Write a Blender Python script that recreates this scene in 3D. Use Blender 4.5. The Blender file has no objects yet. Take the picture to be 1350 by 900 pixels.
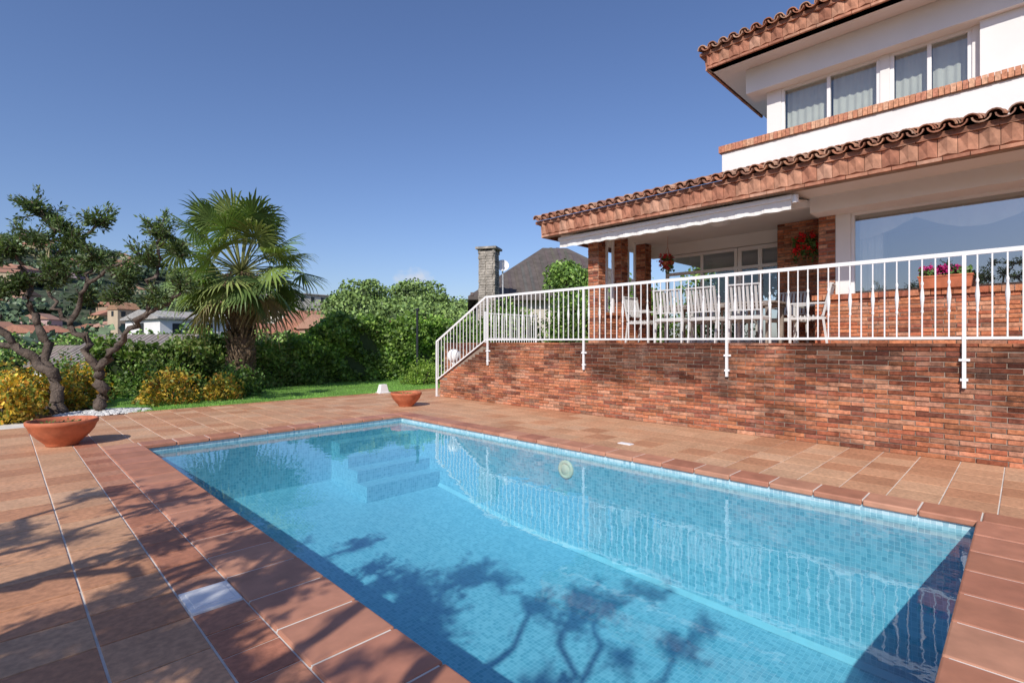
import bpy, math, random
import numpy as np
from mathutils import Vector, Matrix
random.seed(7); rng=np.random.default_rng(7)
S=bpy.context.scene
S.view_settings.view_transform='Standard'; S.view_settings.look='None'; S.view_settings.exposure=0; S.view_settings.gamma=1
R2=math.sqrt(2)
def W(d,l,z=0.0): return Vector(((d+l)/R2,(d-l)/R2,z))   # depth/lateral frame of the garden diagonal

# ------------------------------------------------------------ mesh helpers
def link(o,parent=None):
    S.collection.objects.link(o)
    if parent is not None: o.parent=parent
    return o
def empty(name,loc=(0,0,0)):
    e=bpy.data.objects.new(name,None); e.empty_display_size=.3; S.collection.objects.link(e); return e
class MB:
    def __init__(s): s.v=[];s.f=[];s.c=[];s.m=[];s.uv={}
    def add(s,vs,fs,col=(1,1,1),mi=0):
        b=len(s.v); s.v+= [tuple(p) for p in vs]; s.c+=[col]*len(vs)
        for f in fs: s.f.append(tuple(b+i for i in f)); s.m.append(mi)
    def box(s,x0,x1,y0,y1,z0,z1,col=(1,1,1),mi=0):
        s.add([(x0,y0,z0),(x1,y0,z0),(x1,y1,z0),(x0,y1,z0),(x0,y0,z1),(x1,y0,z1),(x1,y1,z1),(x0,y1,z1)],
              [(0,3,2,1),(4,5,6,7),(0,1,5,4),(1,2,6,5),(2,3,7,6),(3,0,4,7)],col,mi)
    def obox(s,M,sx,sy,sz,col=(1,1,1),mi=0):
        vs=[M@Vector((a*sx/2,b*sy/2,c*sz/2)) for c in(-1,1) for a,b in((-1,-1),(1,-1),(1,1),(-1,1))]
        s.add(vs,[(0,3,2,1),(4,5,6,7),(0,1,5,4),(1,2,6,5),(2,3,7,6),(3,0,4,7)],col,mi)
    def bar(s,p,q,w,h=None,col=(1,1,1),mi=0):
        p=Vector(p);q=Vector(q);d=q-p;h=h or w
        M=Matrix.Translation((p+q)/2)@d.to_track_quat('Z','Y').to_matrix().to_4x4()
        s.obox(M,w,h,d.length,col,mi)
    def tube(s,path,rad,n=8,col=(1,1,1),mi=0,cap=True,rough=0):
        path=[Vector(p) for p in path]; b=[]
        for i,p in enumerate(path):
            t=(path[min(i+1,len(path)-1)]-path[max(i-1,0)]).normalized()
            q=t.to_track_quat('Z','Y'); r=rad[i] if hasattr(rad,'__len__') else rad
            for k in range(n):
                a=2*math.pi*k/n; rr=r*(1+rough*(random.random()-.5))
                b.append(p+q@Vector((math.cos(a)*rr,math.sin(a)*rr,0)))
        fs=[(i*n+k,i*n+(k+1)%n,(i+1)*n+(k+1)%n,(i+1)*n+k) for i in range(len(path)-1) for k in range(n)]
        if cap: fs+=[tuple(range(n))[::-1],tuple((len(path)-1)*n+k for k in range(n))]
        s.add(b,fs,col,mi)
    def lathe(s,c,prof,n=32,col=(1,1,1),mi=0):
        c=Vector(c);vs=[];
        for r,z in prof:
            for k in range(n):
                a=2*math.pi*k/n; vs.append(c+Vector((r*math.cos(a),r*math.sin(a),z)))
        fs=[(i*n+k,i*n+(k+1)%n,(i+1)*n+(k+1)%n,(i+1)*n+k) for i in range(len(prof)-1) for k in range(n)]
        s.add(vs,fs,col,mi)
    def build(s,name,mats,parent=None,smooth=False,bevel=0):
        me=bpy.data.meshes.new(name); me.from_pydata(s.v,[],s.f); me.update()
        a=me.attributes.new('Col','FLOAT_COLOR','POINT')
        arr=np.ones((len(s.v),4),dtype=np.float32); arr[:,:3]=np.array(s.c,dtype=np.float32).reshape(-1,3); a.data.foreach_set('color',arr.ravel())
        if not isinstance(mats,(list,tuple)): mats=[mats]
        for m in mats: me.materials.append(m)
        me.polygons.foreach_set('material_index',s.m)
        if smooth: me.polygons.foreach_set('use_smooth',[True]*len(s.f))
        o=bpy.data.objects.new(name,me); link(o,parent)
        if bevel:
            bm=o.modifiers.new('b','BEVEL'); bm.width=bevel; bm.segments=2; bm.limit_method='ANGLE'
        return o
def B(name,x0,x1,y0,y1,z0,z1,mat,parent=None,bevel=0):
    m=MB(); m.box(min(x0,x1),max(x0,x1),min(y0,y1),max(y0,y1),z0,z1); return m.build(name,mat,parent,bevel=bevel)
def leaves(name,P,size,mat,parent=None,cols=None,aspect=.5,upbias=0.0,dirs=None):
    """one mesh of N leaf quads"""
    N=len(P); P=np.asarray(P,dtype=np.float64)
    if dirs is None:
        a=rng.normal(size=(N,3)); a[:,2]+=upbias
    else: a=np.asarray(dirs)+rng.normal(size=(N,3))*.35
    a/=np.linalg.norm(a,axis=1)[:,None]
    b=rng.normal(size=(N,3)); b-= (b*a).sum(1)[:,None]*a; b/=np.linalg.norm(b,axis=1)[:,None]
    sz=(size*(0.6+.8*rng.random(N)))[:,None]
    V=np.empty((N,4,3)); V[:,0]=P-a*sz*.5; V[:,1]=P+b*sz*aspect*.5+a*sz*.05; V[:,2]=P+a*sz*.5; V[:,3]=P-b*sz*aspect*.5+a*sz*.05
    me=bpy.data.meshes.new(name); me.vertices.add(N*4); me.vertices.foreach_set('co',V.ravel())
    me.loops.add(N*4); me.loops.foreach_set('vertex_index',np.arange(N*4)); me.polygons.add(N)
    me.polygons.foreach_set('loop_start',np.arange(0,N*4,4)); me.polygons.foreach_set('loop_total',np.full(N,4))
    me.update(calc_edges=True)
    at=me.attributes.new('Col','FLOAT_COLOR','POINT')
    if cols is None: cols=np.tile((1,1,1),(N,1))
    cols=np.asarray(cols,dtype=np.float32)*(0.65+.7*rng.random((N,1))); C=np.ones((N,4,4),dtype=np.float32); C[:,:,:3]=cols[:,None,:]
    at.data.foreach_set('color',C.ravel()); me.materials.append(mat)
    return link(bpy.data.objects.new(name,me),parent)

# ------------------------------------------------------------ materials
def newmat(name):
    m=bpy.data.materials.new(name); m.use_nodes=True; nt=m.node_tree; p=nt.nodes['Principled BSDF']; return m,nt,p
def N(nt,t,**k):
    n=nt.nodes.new(t)
    for a,v in k.items(): setattr(n,a,v)
    return n
def noise(nt,scale,detail=4,vec=None,rough=.55,coord='Object'):
    n=N(nt,'ShaderNodeTexNoise'); n.inputs['Scale'].default_value=scale; n.inputs['Detail'].default_value=detail; n.inputs['Roughness'].default_value=rough
    if vec is None:
        tc=N(nt,'ShaderNodeTexCoord'); vec=tc.outputs[coord]
    nt.links.new(vec,n.inputs['Vector']); return n
def ramp(nt,inp,p0,c0,p1,c1):
    r=N(nt,'ShaderNodeValToRGB'); e=r.color_ramp.elements; e[0].position=p0;e[1].position=p1
    g=lambda c:(c,c,c,1) if not hasattr(c,'__len__') else (*c,1)
    e[0].color=g(c0); e[1].color=g(c1); nt.links.new(inp,r.inputs['Fac']); return r.outputs['Color']
def mul(nt,a,b,fac=1.0,mode='MULTIPLY'):
    m=N(nt,'ShaderNodeMix',data_type='RGBA',blend_type=mode); m.inputs[0].default_value=fac
    for s,v in((6,a),(7,b)):
        if hasattr(v,'is_linked') or hasattr(v,'links'): nt.links.new(v,m.inputs[s])
        else: m.inputs[s].default_value=(*v,1)
    return m.outputs[2]
def bump(nt,p,h,strength=.3,dist=.01):
    b=N(nt,'ShaderNodeBump'); b.inputs['Strength'].default_value=strength; b.inputs['Distance'].default_value=dist
    nt.links.new(h,b.inputs['Height']); nt.links.new(b.outputs['Normal'],p.inputs['Normal'])
def simple(name,col,rough=.7,var=.2,scale=3,bs=.15,bscale=40,bd=.005,metal=0,attr=False,scale2=None,spec=.3):
    m,nt,p=newmat(name); n=noise(nt,scale,5); c=ramp(nt,n.outputs['Fac'],.3,1-var,.7,1+var*.4)
    if attr:
        a=N(nt,'ShaderNodeAttribute',attribute_name='Col'); base=mul(nt,a.outputs['Color'],col)
    else: base=col
    c=mul(nt,c,base)
    if scale2:
        n2=noise(nt,scale2,3); c=mul(nt,c,ramp(nt,n2.outputs['Fac'],.35,.78,.65,1.08))
    nt.links.new(c,p.inputs['Base Color']); p.inputs['Roughness'].default_value=rough; p.inputs['Metallic'].default_value=metal
    p.inputs['Specular IOR Level'].default_value=spec
    if bs: bump(nt,p,noise(nt,bscale,4).outputs['Fac'],bs,bd)
    return m
def foliage(name,col=(1,1,1),trans=.3):
    m,nt,p=newmat(name); a=N(nt,'ShaderNodeAttribute',attribute_name='Col'); c=mul(nt,a.outputs['Color'],col)
    n=noise(nt,1.3,2); c=mul(nt,c,ramp(nt,n.outputs['Fac'],.35,.7,.65,1.25))
    nt.links.new(c,p.inputs['Base Color']); p.inputs['Roughness'].default_value=.5; p.inputs['Specular IOR Level'].default_value=.35
    if trans>0:
        t=N(nt,'ShaderNodeBsdfTranslucent'); nt.links.new(mul(nt,c,(1.3,1.5,.6)),t.inputs['Color'])
        mx=N(nt,'ShaderNodeMixShader'); mx.inputs[0].default_value=trans
        nt.links.new(p.outputs[0],mx.inputs[1]); nt.links.new(t.outputs[0],mx.inputs[2]); nt.links.new(mx.outputs[0],nt.nodes['Material Output'].inputs[0])
    return m
M_white=simple('white_render',(.76,.75,.73),.85,.06,1.2,.12,120,.002,spec=.2)
M_whitemetal=simple('white_painted_metal',(.80,.80,.79),.35,.06,3,.03,60,.001,spec=.5)
M_frame=simple('white_window_frame',(.78,.78,.78),.4,.04,3,0,spec=.4)
M_mortar=simple('mortar',(.30,.235,.185),.95,.35,6,.4,80,.006)
def brickmat(name,stain=True):
    m,nt,p=newmat(name); a=N(nt,'ShaderNodeAttribute',attribute_name='Col')
    c=mul(nt,a.outputs['Color'],ramp(nt,noise(nt,22,6).outputs['Fac'],.3,.62,.7,1.25))
    if stain:
        tc=N(nt,'ShaderNodeTexCoord'); mp=N(nt,'ShaderNodeMapping'); mp.inputs['Scale'].default_value=(1,.5,1.0); nt.links.new(tc.outputs['Object'],mp.inputs['Vector'])
        n1=noise(nt,1.3,9,mp.outputs[0],.72)
        sp=N(nt,'ShaderNodeSeparateXYZ'); nt.links.new(tc.outputs['Object'],sp.inputs[0])
        g=N(nt,'ShaderNodeMapRange'); g.inputs[1].default_value=0.1; g.inputs[2].default_value=1.2; g.inputs[3].default_value=-.09; g.inputs[4].default_value=.11
        nt.links.new(sp.outputs['Z'],g.inputs[0])
        ad=N(nt,'ShaderNodeMath',operation='ADD'); nt.links.new(n1.outputs['Fac'],ad.inputs[0]); nt.links.new(g.outputs[0],ad.inputs[1])
        st=ramp(nt,ad.outputs[0],.47,(1,1,1),.62,(.30,.29,.31))
        c=mul(nt,c,st)
        n3=noise(nt,2.2,7,None,.7); ef=ramp(nt,n3.outputs['Fac'],.56,0,.78,.40)
        mm=N(nt,'ShaderNodeMix',data_type='RGBA'); nt.links.new(ef,mm.inputs[0]); nt.links.new(c,mm.inputs[6]); mm.inputs[7].default_value=(.44,.33,.26,1); c=mm.outputs[2]
    nt.links.new(c,p.inputs['Base Color']); p.inputs['Roughness'].default_value=.9; p.inputs['Specular IOR Level'].default_value=.15
    bump(nt,p,noise(nt,55,6).outputs['Fac'],.6,.008); return m
M_brick=brickmat('weathered_brick'); M_brick2=brickmat('clean_brick',False)
M_tile=simple('terracotta_paving',(1,1,1),.6,.16,2.2,.1,60,.002,attr=True,scale2=26,spec=.3)
M_cope=simple('terracotta_coping',(1,1,1),.5,.22,6,.1,60,.002,attr=True,spec=.4)
M_grout=simple('cream_grout',(.72,.67,.60),.9,.25,4,.3,80,.003)
M_roof=simple('roof_clay',(1,1,1),.85,.35,9,.4,50,.006,attr=True,scale2=2.5,spec=.15)
M_pot=simple('terracotta_pot',(.50,.155,.075),.65,.3,8,.12,50,.003)
M_soil=simple('soil',(.07,.045,.03),.95,.4,20,.8,60,.02)
M_bark=simple('olive_bark',(.13,.10,.08),.95,.55,9,1.0,28,.03,attr=True)
M_fiber=simple('palm_fibre',(.20,.14,.09),.95,.5,12,.9,30,.03,attr=True)
M_leaf=foliage('leaf',(1.1,1.12,1.0),trans=0); M_leafT=foliage('thin_leaf',trans=.3); M_palm=foliage('palm_leaf',trans=.25); M_flower=foliage('petals',trans=0)
M_stone=simple('rubble_stone',(.40,.36,.31),.95,.5,2.5,.9,6,.06,scale2=9)
M_slate=simple('slate_roof',(1,1,1),.75,.3,3,.3,20,.01,attr=True)
M_cheapwall=simple('town_wall',(1,1,1),.9,.12,.5,0,attr=True)
M_dark=simple('dark_void',(.03,.035,.04),.4,.1,3,0)
M_curtain=simple('curtain_fabric',(.66,.66,.62),.9,.08,4,.1,80,.002)
M_room=simple('room_wall',(.42,.41,.39),.9,.1,1,0)
M_awn=simple('awning_fabric',(.78,.77,.74),.85,.08,2,.1,30,.004)
M_chair=simple('painted_grey_aluminium',(.55,.54,.52),.45,.1,6,0)
M_table=simple('teak_grey',(.30,.25,.21),.7,.3,9,.2,40,.003)
M_pebble=simple('white_pebble',(.75,.74,.71),.8,.2,20,0,attr=True)

def schlick(nt,nrm=None,f0=.02):
    """two-sided Schlick reflectance from the geometry normal"""
    ge=N(nt,'ShaderNodeNewGeometry'); d=N(nt,'ShaderNodeVectorMath',operation='DOT_PRODUCT'); nt.links.new(ge.outputs['Incoming'],d.inputs[0]); nt.links.new(nrm if nrm else ge.outputs['Normal'],d.inputs[1])
    ab=N(nt,'ShaderNodeMath',operation='ABSOLUTE'); nt.links.new(d.outputs['Value'],ab.inputs[0])
    om=N(nt,'ShaderNodeMath',operation='SUBTRACT'); om.use_clamp=True; om.inputs[0].default_value=1; nt.links.new(ab.outputs[0],om.inputs[1])
    pw=N(nt,'ShaderNodeMath',operation='POWER'); nt.links.new(om.outputs[0],pw.inputs[0]); pw.inputs[1].default_value=5
    ma=N(nt,'ShaderNodeMath',operation='MULTIPLY_ADD'); ma.use_clamp=True; nt.links.new(pw.outputs[0],ma.inputs[0]); ma.inputs[1].default_value=1-f0; ma.inputs[2].default_value=f0
    return ma.outputs[0]
def glassmat(name,tint,base,rough=.0):
    m=bpy.data.materials.new(name); m.use_nodes=True; nt=m.node_tree; nt.nodes.remove(nt.nodes['Principled BSDF'])
    t=N(nt,'ShaderNodeBsdfTransparent'); t.inputs[0].default_value=(*tint,1)
    g=N(nt,'ShaderNodeBsdfGlossy'); g.inputs['Roughness'].default_value=rough; g.inputs[0].default_value=(.95,.97,1,1)
    mx=N(nt,'ShaderNodeMixShader'); nt.links.new(schlick(nt,None,base),mx.inputs[0]); nt.links.new(t.outputs[0],mx.inputs[1]); nt.links.new(g.outputs[0],mx.inputs[2])
    nt.links.new(mx.outputs[0],nt.nodes['Material Output'].inputs[0]); return m
M_glass=glassmat('window_glass',(.82,.86,.84),.33); M_glassU=glassmat('upper_window_glass',(.76,.80,.78),.12); M_glass2=glassmat('porch_glass',(.85,.88,.88),.10)

# water: reflectance mix of clear body and mirror surface with ripples
m=bpy.data.materials.new('pool_water'); m.use_nodes=True; nt=m.node_tree; nt.nodes.remove(nt.nodes['Principled BSDF'])
t=N(nt,'ShaderNodeBsdfTransparent'); t.inputs[0].default_value=(.78,.965,.99,1)
g=N(nt,'ShaderNodeBsdfGlossy'); g.inputs['Roughness'].default_value=.0; g.inputs[0].default_value=(1,1,1,1)
n1=noise(nt,2.6,2,None,.45); n2=noise(nt,9,2,None,.5)
ad=N(nt,'ShaderNodeMath',operation='MULTIPLY_ADD'); nt.links.new(n2.outputs['Fac'],ad.inputs[0]); ad.inputs[1].default_value=.22; nt.links.new(n1.outputs['Fac'],ad.inputs[2])
bp=N(nt,'ShaderNodeBump'); bp.inputs['Strength'].default_value=.05; bp.inputs['Distance'].default_value=.05; nt.links.new(ad.outputs[0],bp.inputs['Height'])
nt.links.new(bp.outputs[0],g.inputs['Normal'])
mx=N(nt,'ShaderNodeMixShader'); nt.links.new(schlick(nt,bp.outputs[0],.035),mx.inputs[0]); nt.links.new(t.outputs[0],mx.inputs[1]); nt.links.new(g.outputs[0],mx.inputs[2])
nt.links.new(mx.outputs[0],nt.nodes['Material Output'].inputs[0]); M_water=m

# mosaic (UV in metres)
def mosaic(name,cell,cA,cB,grout):
    m,nt,p=newmat(name); uv=N(nt,'ShaderNodeUVMap')
    nz=noise(nt,5,2,uv.outputs[0]); sc=N(nt,'ShaderNodeVectorMath',operation='SCALE'); sc.inputs[3].default_value=.035; nt.links.new(nz.outputs['Color'],sc.inputs[0])
    av=N(nt,'ShaderNodeVectorMath',operation='ADD'); nt.links.new(uv.outputs[0],av.inputs[0]); nt.links.new(sc.outputs[0],av.inputs[1])
    s=N(nt,'ShaderNodeVectorMath',operation='SCALE'); s.inputs[3].default_value=1/cell; nt.links.new(av.outputs[0],s.inputs[0])
    fl=N(nt,'ShaderNodeVectorMath',operation='FLOOR'); nt.links.new(s.outputs[0],fl.inputs[0])
    fr=N(nt,'ShaderNodeVectorMath',operation='FRACTION'); nt.links.new(s.outputs[0],fr.inputs[0])
    wn=N(nt,'ShaderNodeTexWhiteNoise',noise_dimensions='2D'); nt.links.new(fl.outputs[0],wn.inputs['Vector'])
    c=ramp(nt,wn.outputs['Value'],0,cA,1,cB)
    sp=N(nt,'ShaderNodeSeparateXYZ'); nt.links.new(fr.outputs[0],sp.inputs[0])
    mn=N(nt,'ShaderNodeMath',operation='MINIMUM'); nt.links.new(sp.outputs[0],mn.inputs[0]); nt.links.new(sp.outputs[1],mn.inputs[1])
    lt=N(nt,'ShaderNodeMath',operation='LESS_THAN'); nt.links.new(mn.outputs[0],lt.inputs[0]); lt.inputs[1].default_value=.10
    mm=N(nt,'ShaderNodeMix',data_type='RGBA'); nt.links.new(lt.outputs[0],mm.inputs[0]); nt.links.new(c,mm.inputs[6]); mm.inputs[7].default_value=(*grout,1)
    nt.links.new(mm.outputs[2],p.inputs['Base Color']); p.inputs['Roughness'].default_value=.3; return m
M_mosaic=mosaic('blue_mosaic',.04,(.10,.35,.47),(.20,.48,.60),(.27,.54,.64))
M_band=mosaic('waterline_mosaic',.04,(.24,.42,.50),(.46,.62,.67),(.58,.70,.72))
M_cove=simple('cove_tile',(.21,.49,.59),.4,.1,4,0)

# ------------------------------------------------------------ terrain
def hh(x,y):
    r=math.hypot(x,y); th=math.degrees(math.atan2(y,x))
    xs=[-180,-90,0,30,45,55,62,70,78,84,90,100,140,180]; ys=[3,3,4,8,14,28,38,52,68,80,88,90,40,3]
    hgt=float(np.interp(th,xs,ys))
    s=min(max((r-110)/560,0),1); s=s*s*(3-2*s)
    n=math.sin(x*.011+1.3)*math.cos(y*.014)+.5*math.sin(x*.031+y*.023)+.25*math.sin(x*.07-y*.05)
    s2=min(max((r-22)/60,0),1)
    return -2.7-3.0*s2+ s*(hgt+4+n*min(5.0,hgt*.5)) + s2*n*.5
th=[math.radians(a) for a in np.linspace(-180,180,241)[:-1]]
rs=[0.5]+list(np.geomspace(6,5000,70)); v=[];fc=[]
for r in rs:
    for a in th:
        x,y=r*math.cos(a),r*math.sin(a); v.append((x,y,hh(x,y)))
n=len(th)
for i in range(len(rs)-1):
    for k in range(n): fc.append((i*n+k,(i+1)*n+k,(i+1)*n+(k+1)%n,i*n+(k+1)%n))
fc.append(tuple(range(n)))
m,nt,p=newmat('hillside'); c=ramp(nt,noise(nt,.02,10,None,.7).outputs['Fac'],.38,(.045,.07,.045),.66,(.12,.13,.09))  # distance haze is mixed into this muted grey-green base colour
c=mul(nt,c,ramp(nt,noise(nt,.25,6,None,.7).outputs['Fac'],.35,.6,.65,1.3)); nt.links.new(c,p.inputs['Base Color']); p.inputs['Roughness'].default_value=1; p.inputs['Specular IOR Level'].default_value=0
bump(nt,p,noise(nt,.12,8).outputs['Fac'],1,3.0)
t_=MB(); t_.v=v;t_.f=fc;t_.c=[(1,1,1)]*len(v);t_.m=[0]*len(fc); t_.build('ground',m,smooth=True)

PX0,PX1,PY0,PY1=1.34,5.39,.235,8.36      # pool inner
mb=MB()
def ring(z,ox0,ox1,oy0,oy1):
    mb.add([(ox0,oy0,z),(ox1,oy0,z),(ox1,oy1,z),(ox0,oy1,z),(PX0-.1,PY0-.1,z),(PX1+.1,PY0-.1,z),(PX1+.1,PY1+.1,z),(PX0-.1,PY1+.1,z)],
       [(0,1,5,4),(1,2,6,5),(2,3,7,6),(3,0,4,7)])
ring(-.03,-12,30,-8,17.6)
for a,b in(((-12,-8),(30,-8)),((30,-8),(30,17.6)),((30,17.6),(-12,17.6)),((-12,17.6),(-12,-8))):
    mb.add([(*a,-.03),(*b,-.03),(*b,-6),(*a,-6)],[(0,1,2,3)])
mb.build('garden_platform',M_soil)
mb=MB(); z=-.004
for q in(((-9,-5),(PX0-.02,12.25)),((PX1+.02,-5),(12,12.25)),((PX0-.02,-5),(PX1+.02,PY0-.02)),((PX0-.02,PY1+.02),(PX1+.02,12.25))):
    (a,b),(c_,d)=q; mb.add([(a,b,z),(c_,b,z),(c_,d,z),(a,d,z)],[(0,1,2,3)])
pool_deck=empty('paved_pool_deck'); mb.build('grout_bed',M_grout,pool_deck)
PAL=[(.58,.31,.175),(.60,.33,.19),(.55,.275,.15),(.62,.365,.215),(.60,.345,.20),(.52,.255,.14),(.63,.385,.235),(.57,.32,.185)]
def tcol(pal=PAL):
    c=random.choice(pal); k=random.uniform(.92,1.06); return tuple(x*k for x in c)
def tile(mb,x0,x1,y0,y1,col,g=.006,top=.002,e=.003):
    x0+=g;x1-=g;y0+=g*.85;y1-=g*.85; z1=top+random.uniform(-.0008,.0008); z0=-.012
    mb.add([(x0,y0,z0),(x1,y0,z0),(x1,y1,z0),(x0,y1,z0),(x0,y0,z1-e*.5),(x1,y0,z1-e*.5),(x1,y1,z1-e*.5),(x0,y1,z1-e*.5),(x0+e,y0+e,z1),(x1-e,y0+e,z1),(x1-e,y1-e,z1),(x0+e,y1-e,z1)],
      [(0,1,5,4),(1,2,6,5),(2,3,7,6),(3,0,4,7),(4,5,9,8),(5,6,10,9),(6,7,11,10),(7,4,8,11),(8,9,10,11)],col)
mb=MB(); CW=.40; CR=.30
cx0,cx1,cy0,cy1=PX0-CW,PX1+CR,PY0-CR,PY1+CR
PT=.37
ysL=[]; y=12.25
while y>-4.5: ysL.append((y-PT,y)); y-=PT
SK=(3.02,3.30)
nx0=cx0-.25
xc=nx0
cols=[]
while xc>-8.5: cols.append((xc-PT,xc)); xc-=PT
for (a,b) in cols:
    for (y0,y1) in ysL:
        if a<1.3 and y1>11.6 and b<1.7: continue
        tile(mb,a,b,y0,y1,tcol())
RED=[(.46,.195,.115),(.50,.225,.135),(.43,.175,.105),(.52,.25,.155)]
y=12.25
while y>-4.5:
    if not (y-.25<SK[1] and y>SK[0]): tile(mb,nx0,cx0,y-.25,y,tcol(RED))
    y-=.25
tile(mb,nx0,cx0,3.30,3.50,tcol(RED)); 
k=int(round((12.25-cy1)/PT)); ph=(12.25-cy1)/k
xx=cx0
while xx<11.6:
    w=min(PT,12-xx)
    for j in range(k):
        y0=cy1+j*ph; x1_=xx+w
        if y0<10.5:
            if xx>7.9: continue
            x1_=min(x1_,7.946)
            if x1_-xx<.04: continue
        tile(mb,xx,x1_,y0,y0+ph,tcol())
    xx+=PT
kr=6; wr=(7.95-cx1)/kr
y=cy1
while y>-4.5:
    for j in range(kr): tile(mb,cx1+j*wr,cx1+(j+1)*wr,y-PT,y,tcol())
    y-=PT
y=cy0
while y>-4.5:
    xx=cx0
    while xx<cx1-.01:
        tile(mb,xx,min(xx+PT,cx1),y-PT,y,tcol()); xx+=PT
    y-=PT
mb.build('paving_tiles',M_tile,pool_deck)
# coping
mb=MB(); CP=[(.44,.19,.115),(.49,.225,.14),(.41,.17,.105),(.52,.255,.16),(.46,.20,.125)]; ov=.03
def cop(x0,x1,y0,y1): mb.box(x0+.004,x1-.004,y0+.004,y1-.004,-.045,.010,tcol(CP))
nL=int((PY1-PY0)/.37); sL=(PY1-PY0)/nL
for i in range(nL):
    cop(cx0,PX0+ov,PY0+i*sL,PY0+(i+1)*sL); cop(PX1-ov,cx1,PY0+i*sL,PY0+(i+1)*sL)
nX=int((PX1-PX0)/.37); sX=(PX1-PX0)/nX
for i in range(nX):
    cop(PX0+i*sX,PX0+(i+1)*sX,cy0,PY0+ov); cop(PX0+i*sX,PX0+(i+1)*sX,PY1-ov,cy1)
for a,b in((cx0,PX0),(PX1,cx1)):
    for c_,d in((cy0,PY0),(PY1,cy1)): cop(a,b,c_,d)
mb.build('pool_coping',M_cope,pool_deck,bevel=.012)
mb=MB(); mb.box(cx0+.01,PX0,PY0,PY1,-.02,.004); mb.box(PX1,cx1-.01,PY0,PY1,-.02,.004); mb.box(PX0,PX1,cy0+.01,PY0,-.02,.004); mb.box(PX0,PX1,PY1,cy1-.01,-.02,.004); mb.build('coping_joints',M_grout,pool_deck)
mb=MB(); mb.box(nx0+.005,cx0-.005,SK[0],SK[1],-.01,.006); mb.box(nx0+.03,cx0-.03,SK[0]+.03,SK[1]-.03,.006,.010); mb.build('skimmer_lid',M_frame,bevel=.003)
mb=MB(); mb.box(6.0,6.1,3.75,3.95,.0,.010); mb.box(6.015,6.085,3.77,3.93,.010,.013); mb.build('deck_drain_cover',M_frame,bevel=.003)

# ------------------------------------------------------------ pool
pool=empty('swimming_pool'); ZF=-1.5; ZM=-1.32; ZS=-.95; YM=5.2; WZ=-.09
def uvmesh(name,quads,mat,parent):
    me=bpy.data.meshes.new(name); V=[];F=[];U=[]
    for q in quads:
        b=len(V); V+=q; F.append((b,b+1,b+2,b+3)); q=[Vector(p) for p in q]
        du=(q[1]-q[0]); nrm=du.cross(q[3]-q[0]).normalized()
        for p in q:
            if abs(nrm.z)>.7: U.append((p.x,p.y))
            elif abs(nrm.x)>.7: U.append((p.y,p.z))
            else: U.append((p.x,p.z))
    me.from_pydata(V,[],F); me.update(); l=me.uv_layers.new(name='UVMap')
    for i,u in enumerate(U): l.data[i].uv=u
    me.materials.append(mat); return link(bpy.data.objects.new(name,me),parent)
def walls(x0,x1,y0,y1,z0,z1): return [[(x0,y0,z0),(x0,y1,z0),(x0,y1,z1),(x0,y0,z1)],[(x1,y1,z0),(x1,y0,z0),(x1,y0,z1),(x1,y1,z1)],[(x1,y0,z0),(x0,y0,z0),(x0,y0,z1),(x1,y0,z1)],[(x0,y1,z0),(x1,y1,z0),(x1,y1,z1),(x0,y1,z1)]]
uvmesh('pool_shell',walls(PX0,PX1,PY0,PY1,ZF,-.18)+[[(PX0,PY0,ZF),(PX1,PY0,ZF),(PX1,YM,ZM),(PX0,YM,ZM)],[(PX0,YM,ZM),(PX1,YM,ZM),(PX1,PY1,ZS),(PX0,PY1,ZS)]],M_mosaic,pool)
uvmesh('waterline_band',walls(PX0,PX1,PY0,PY1,-.18,-.03),M_band,pool)
mb=MB(); c_=.05
for (ya_,za_,yb_,zb_) in((PY0,ZF,YM,ZM),(YM,ZM,PY1,ZS)):
    mb.add([(PX1-.002,ya_,za_+c_),(PX1-.002,yb_,zb_+c_),(PX1-c_,yb_,zb_+.002),(PX1-c_,ya_,za_+.002)],[(0,1,2,3)])
    mb.add([(PX0+.002,ya_,za_+c_),(PX0+.002,yb_,zb_+c_),(PX0+c_,yb_,zb_+.002),(PX0+c_,ya_,za_+.002)],[(3,2,1,0)])
mb.build('pool_cove',M_cove,pool)
def stepq(x0,x1,y0,y1,z): return [[(x0,y0,z),(x1,y0,z),(x1,y1,z),(x0,y1,z)],[(x0,y0,ZF),(x1,y0,ZF),(x1,y0,z),(x0,y0,z)],[(x0,y1,ZF),(x0,y0,ZF),(x0,y0,z),(x0,y1,z)],[(x1,y0,ZF),(x1,y1,ZF),(x1,y1,z),(x1,y0,z)]]
q=[]
for i,zz in enumerate((-.30,-.48,-.66,-.84)):
    q+=stepq(4.0,PX1-.001,PY1-.001-.30*(i+1),PY1-.001-.30*i,zz)
uvmesh('pool_steps',q,M_mosaic,pool)
me=MB(); me.add([(PX0,PY0,WZ),(PX1,PY0,WZ),(PX1,PY1,WZ),(PX0,PY1,WZ)],[(0,1,2,3)]); me.build('water',M_water,pool)
l_=MB(); l_.lathe((0,0,0),[(.001,.03),(.07,.028),(.078,.018),(.085,.03),(.115,.026),(.125,.012),(.125,0)],28)
mb=MB(); mb.add([(PX1-.001-p[2],4.36+p[0],-.32+p[1]) for p in l_.v],l_.f); mb.build('wall_light',simple('cream_plastic',(.66,.66,.52),.4,.1,5,0),pool,smooth=True)

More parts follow.
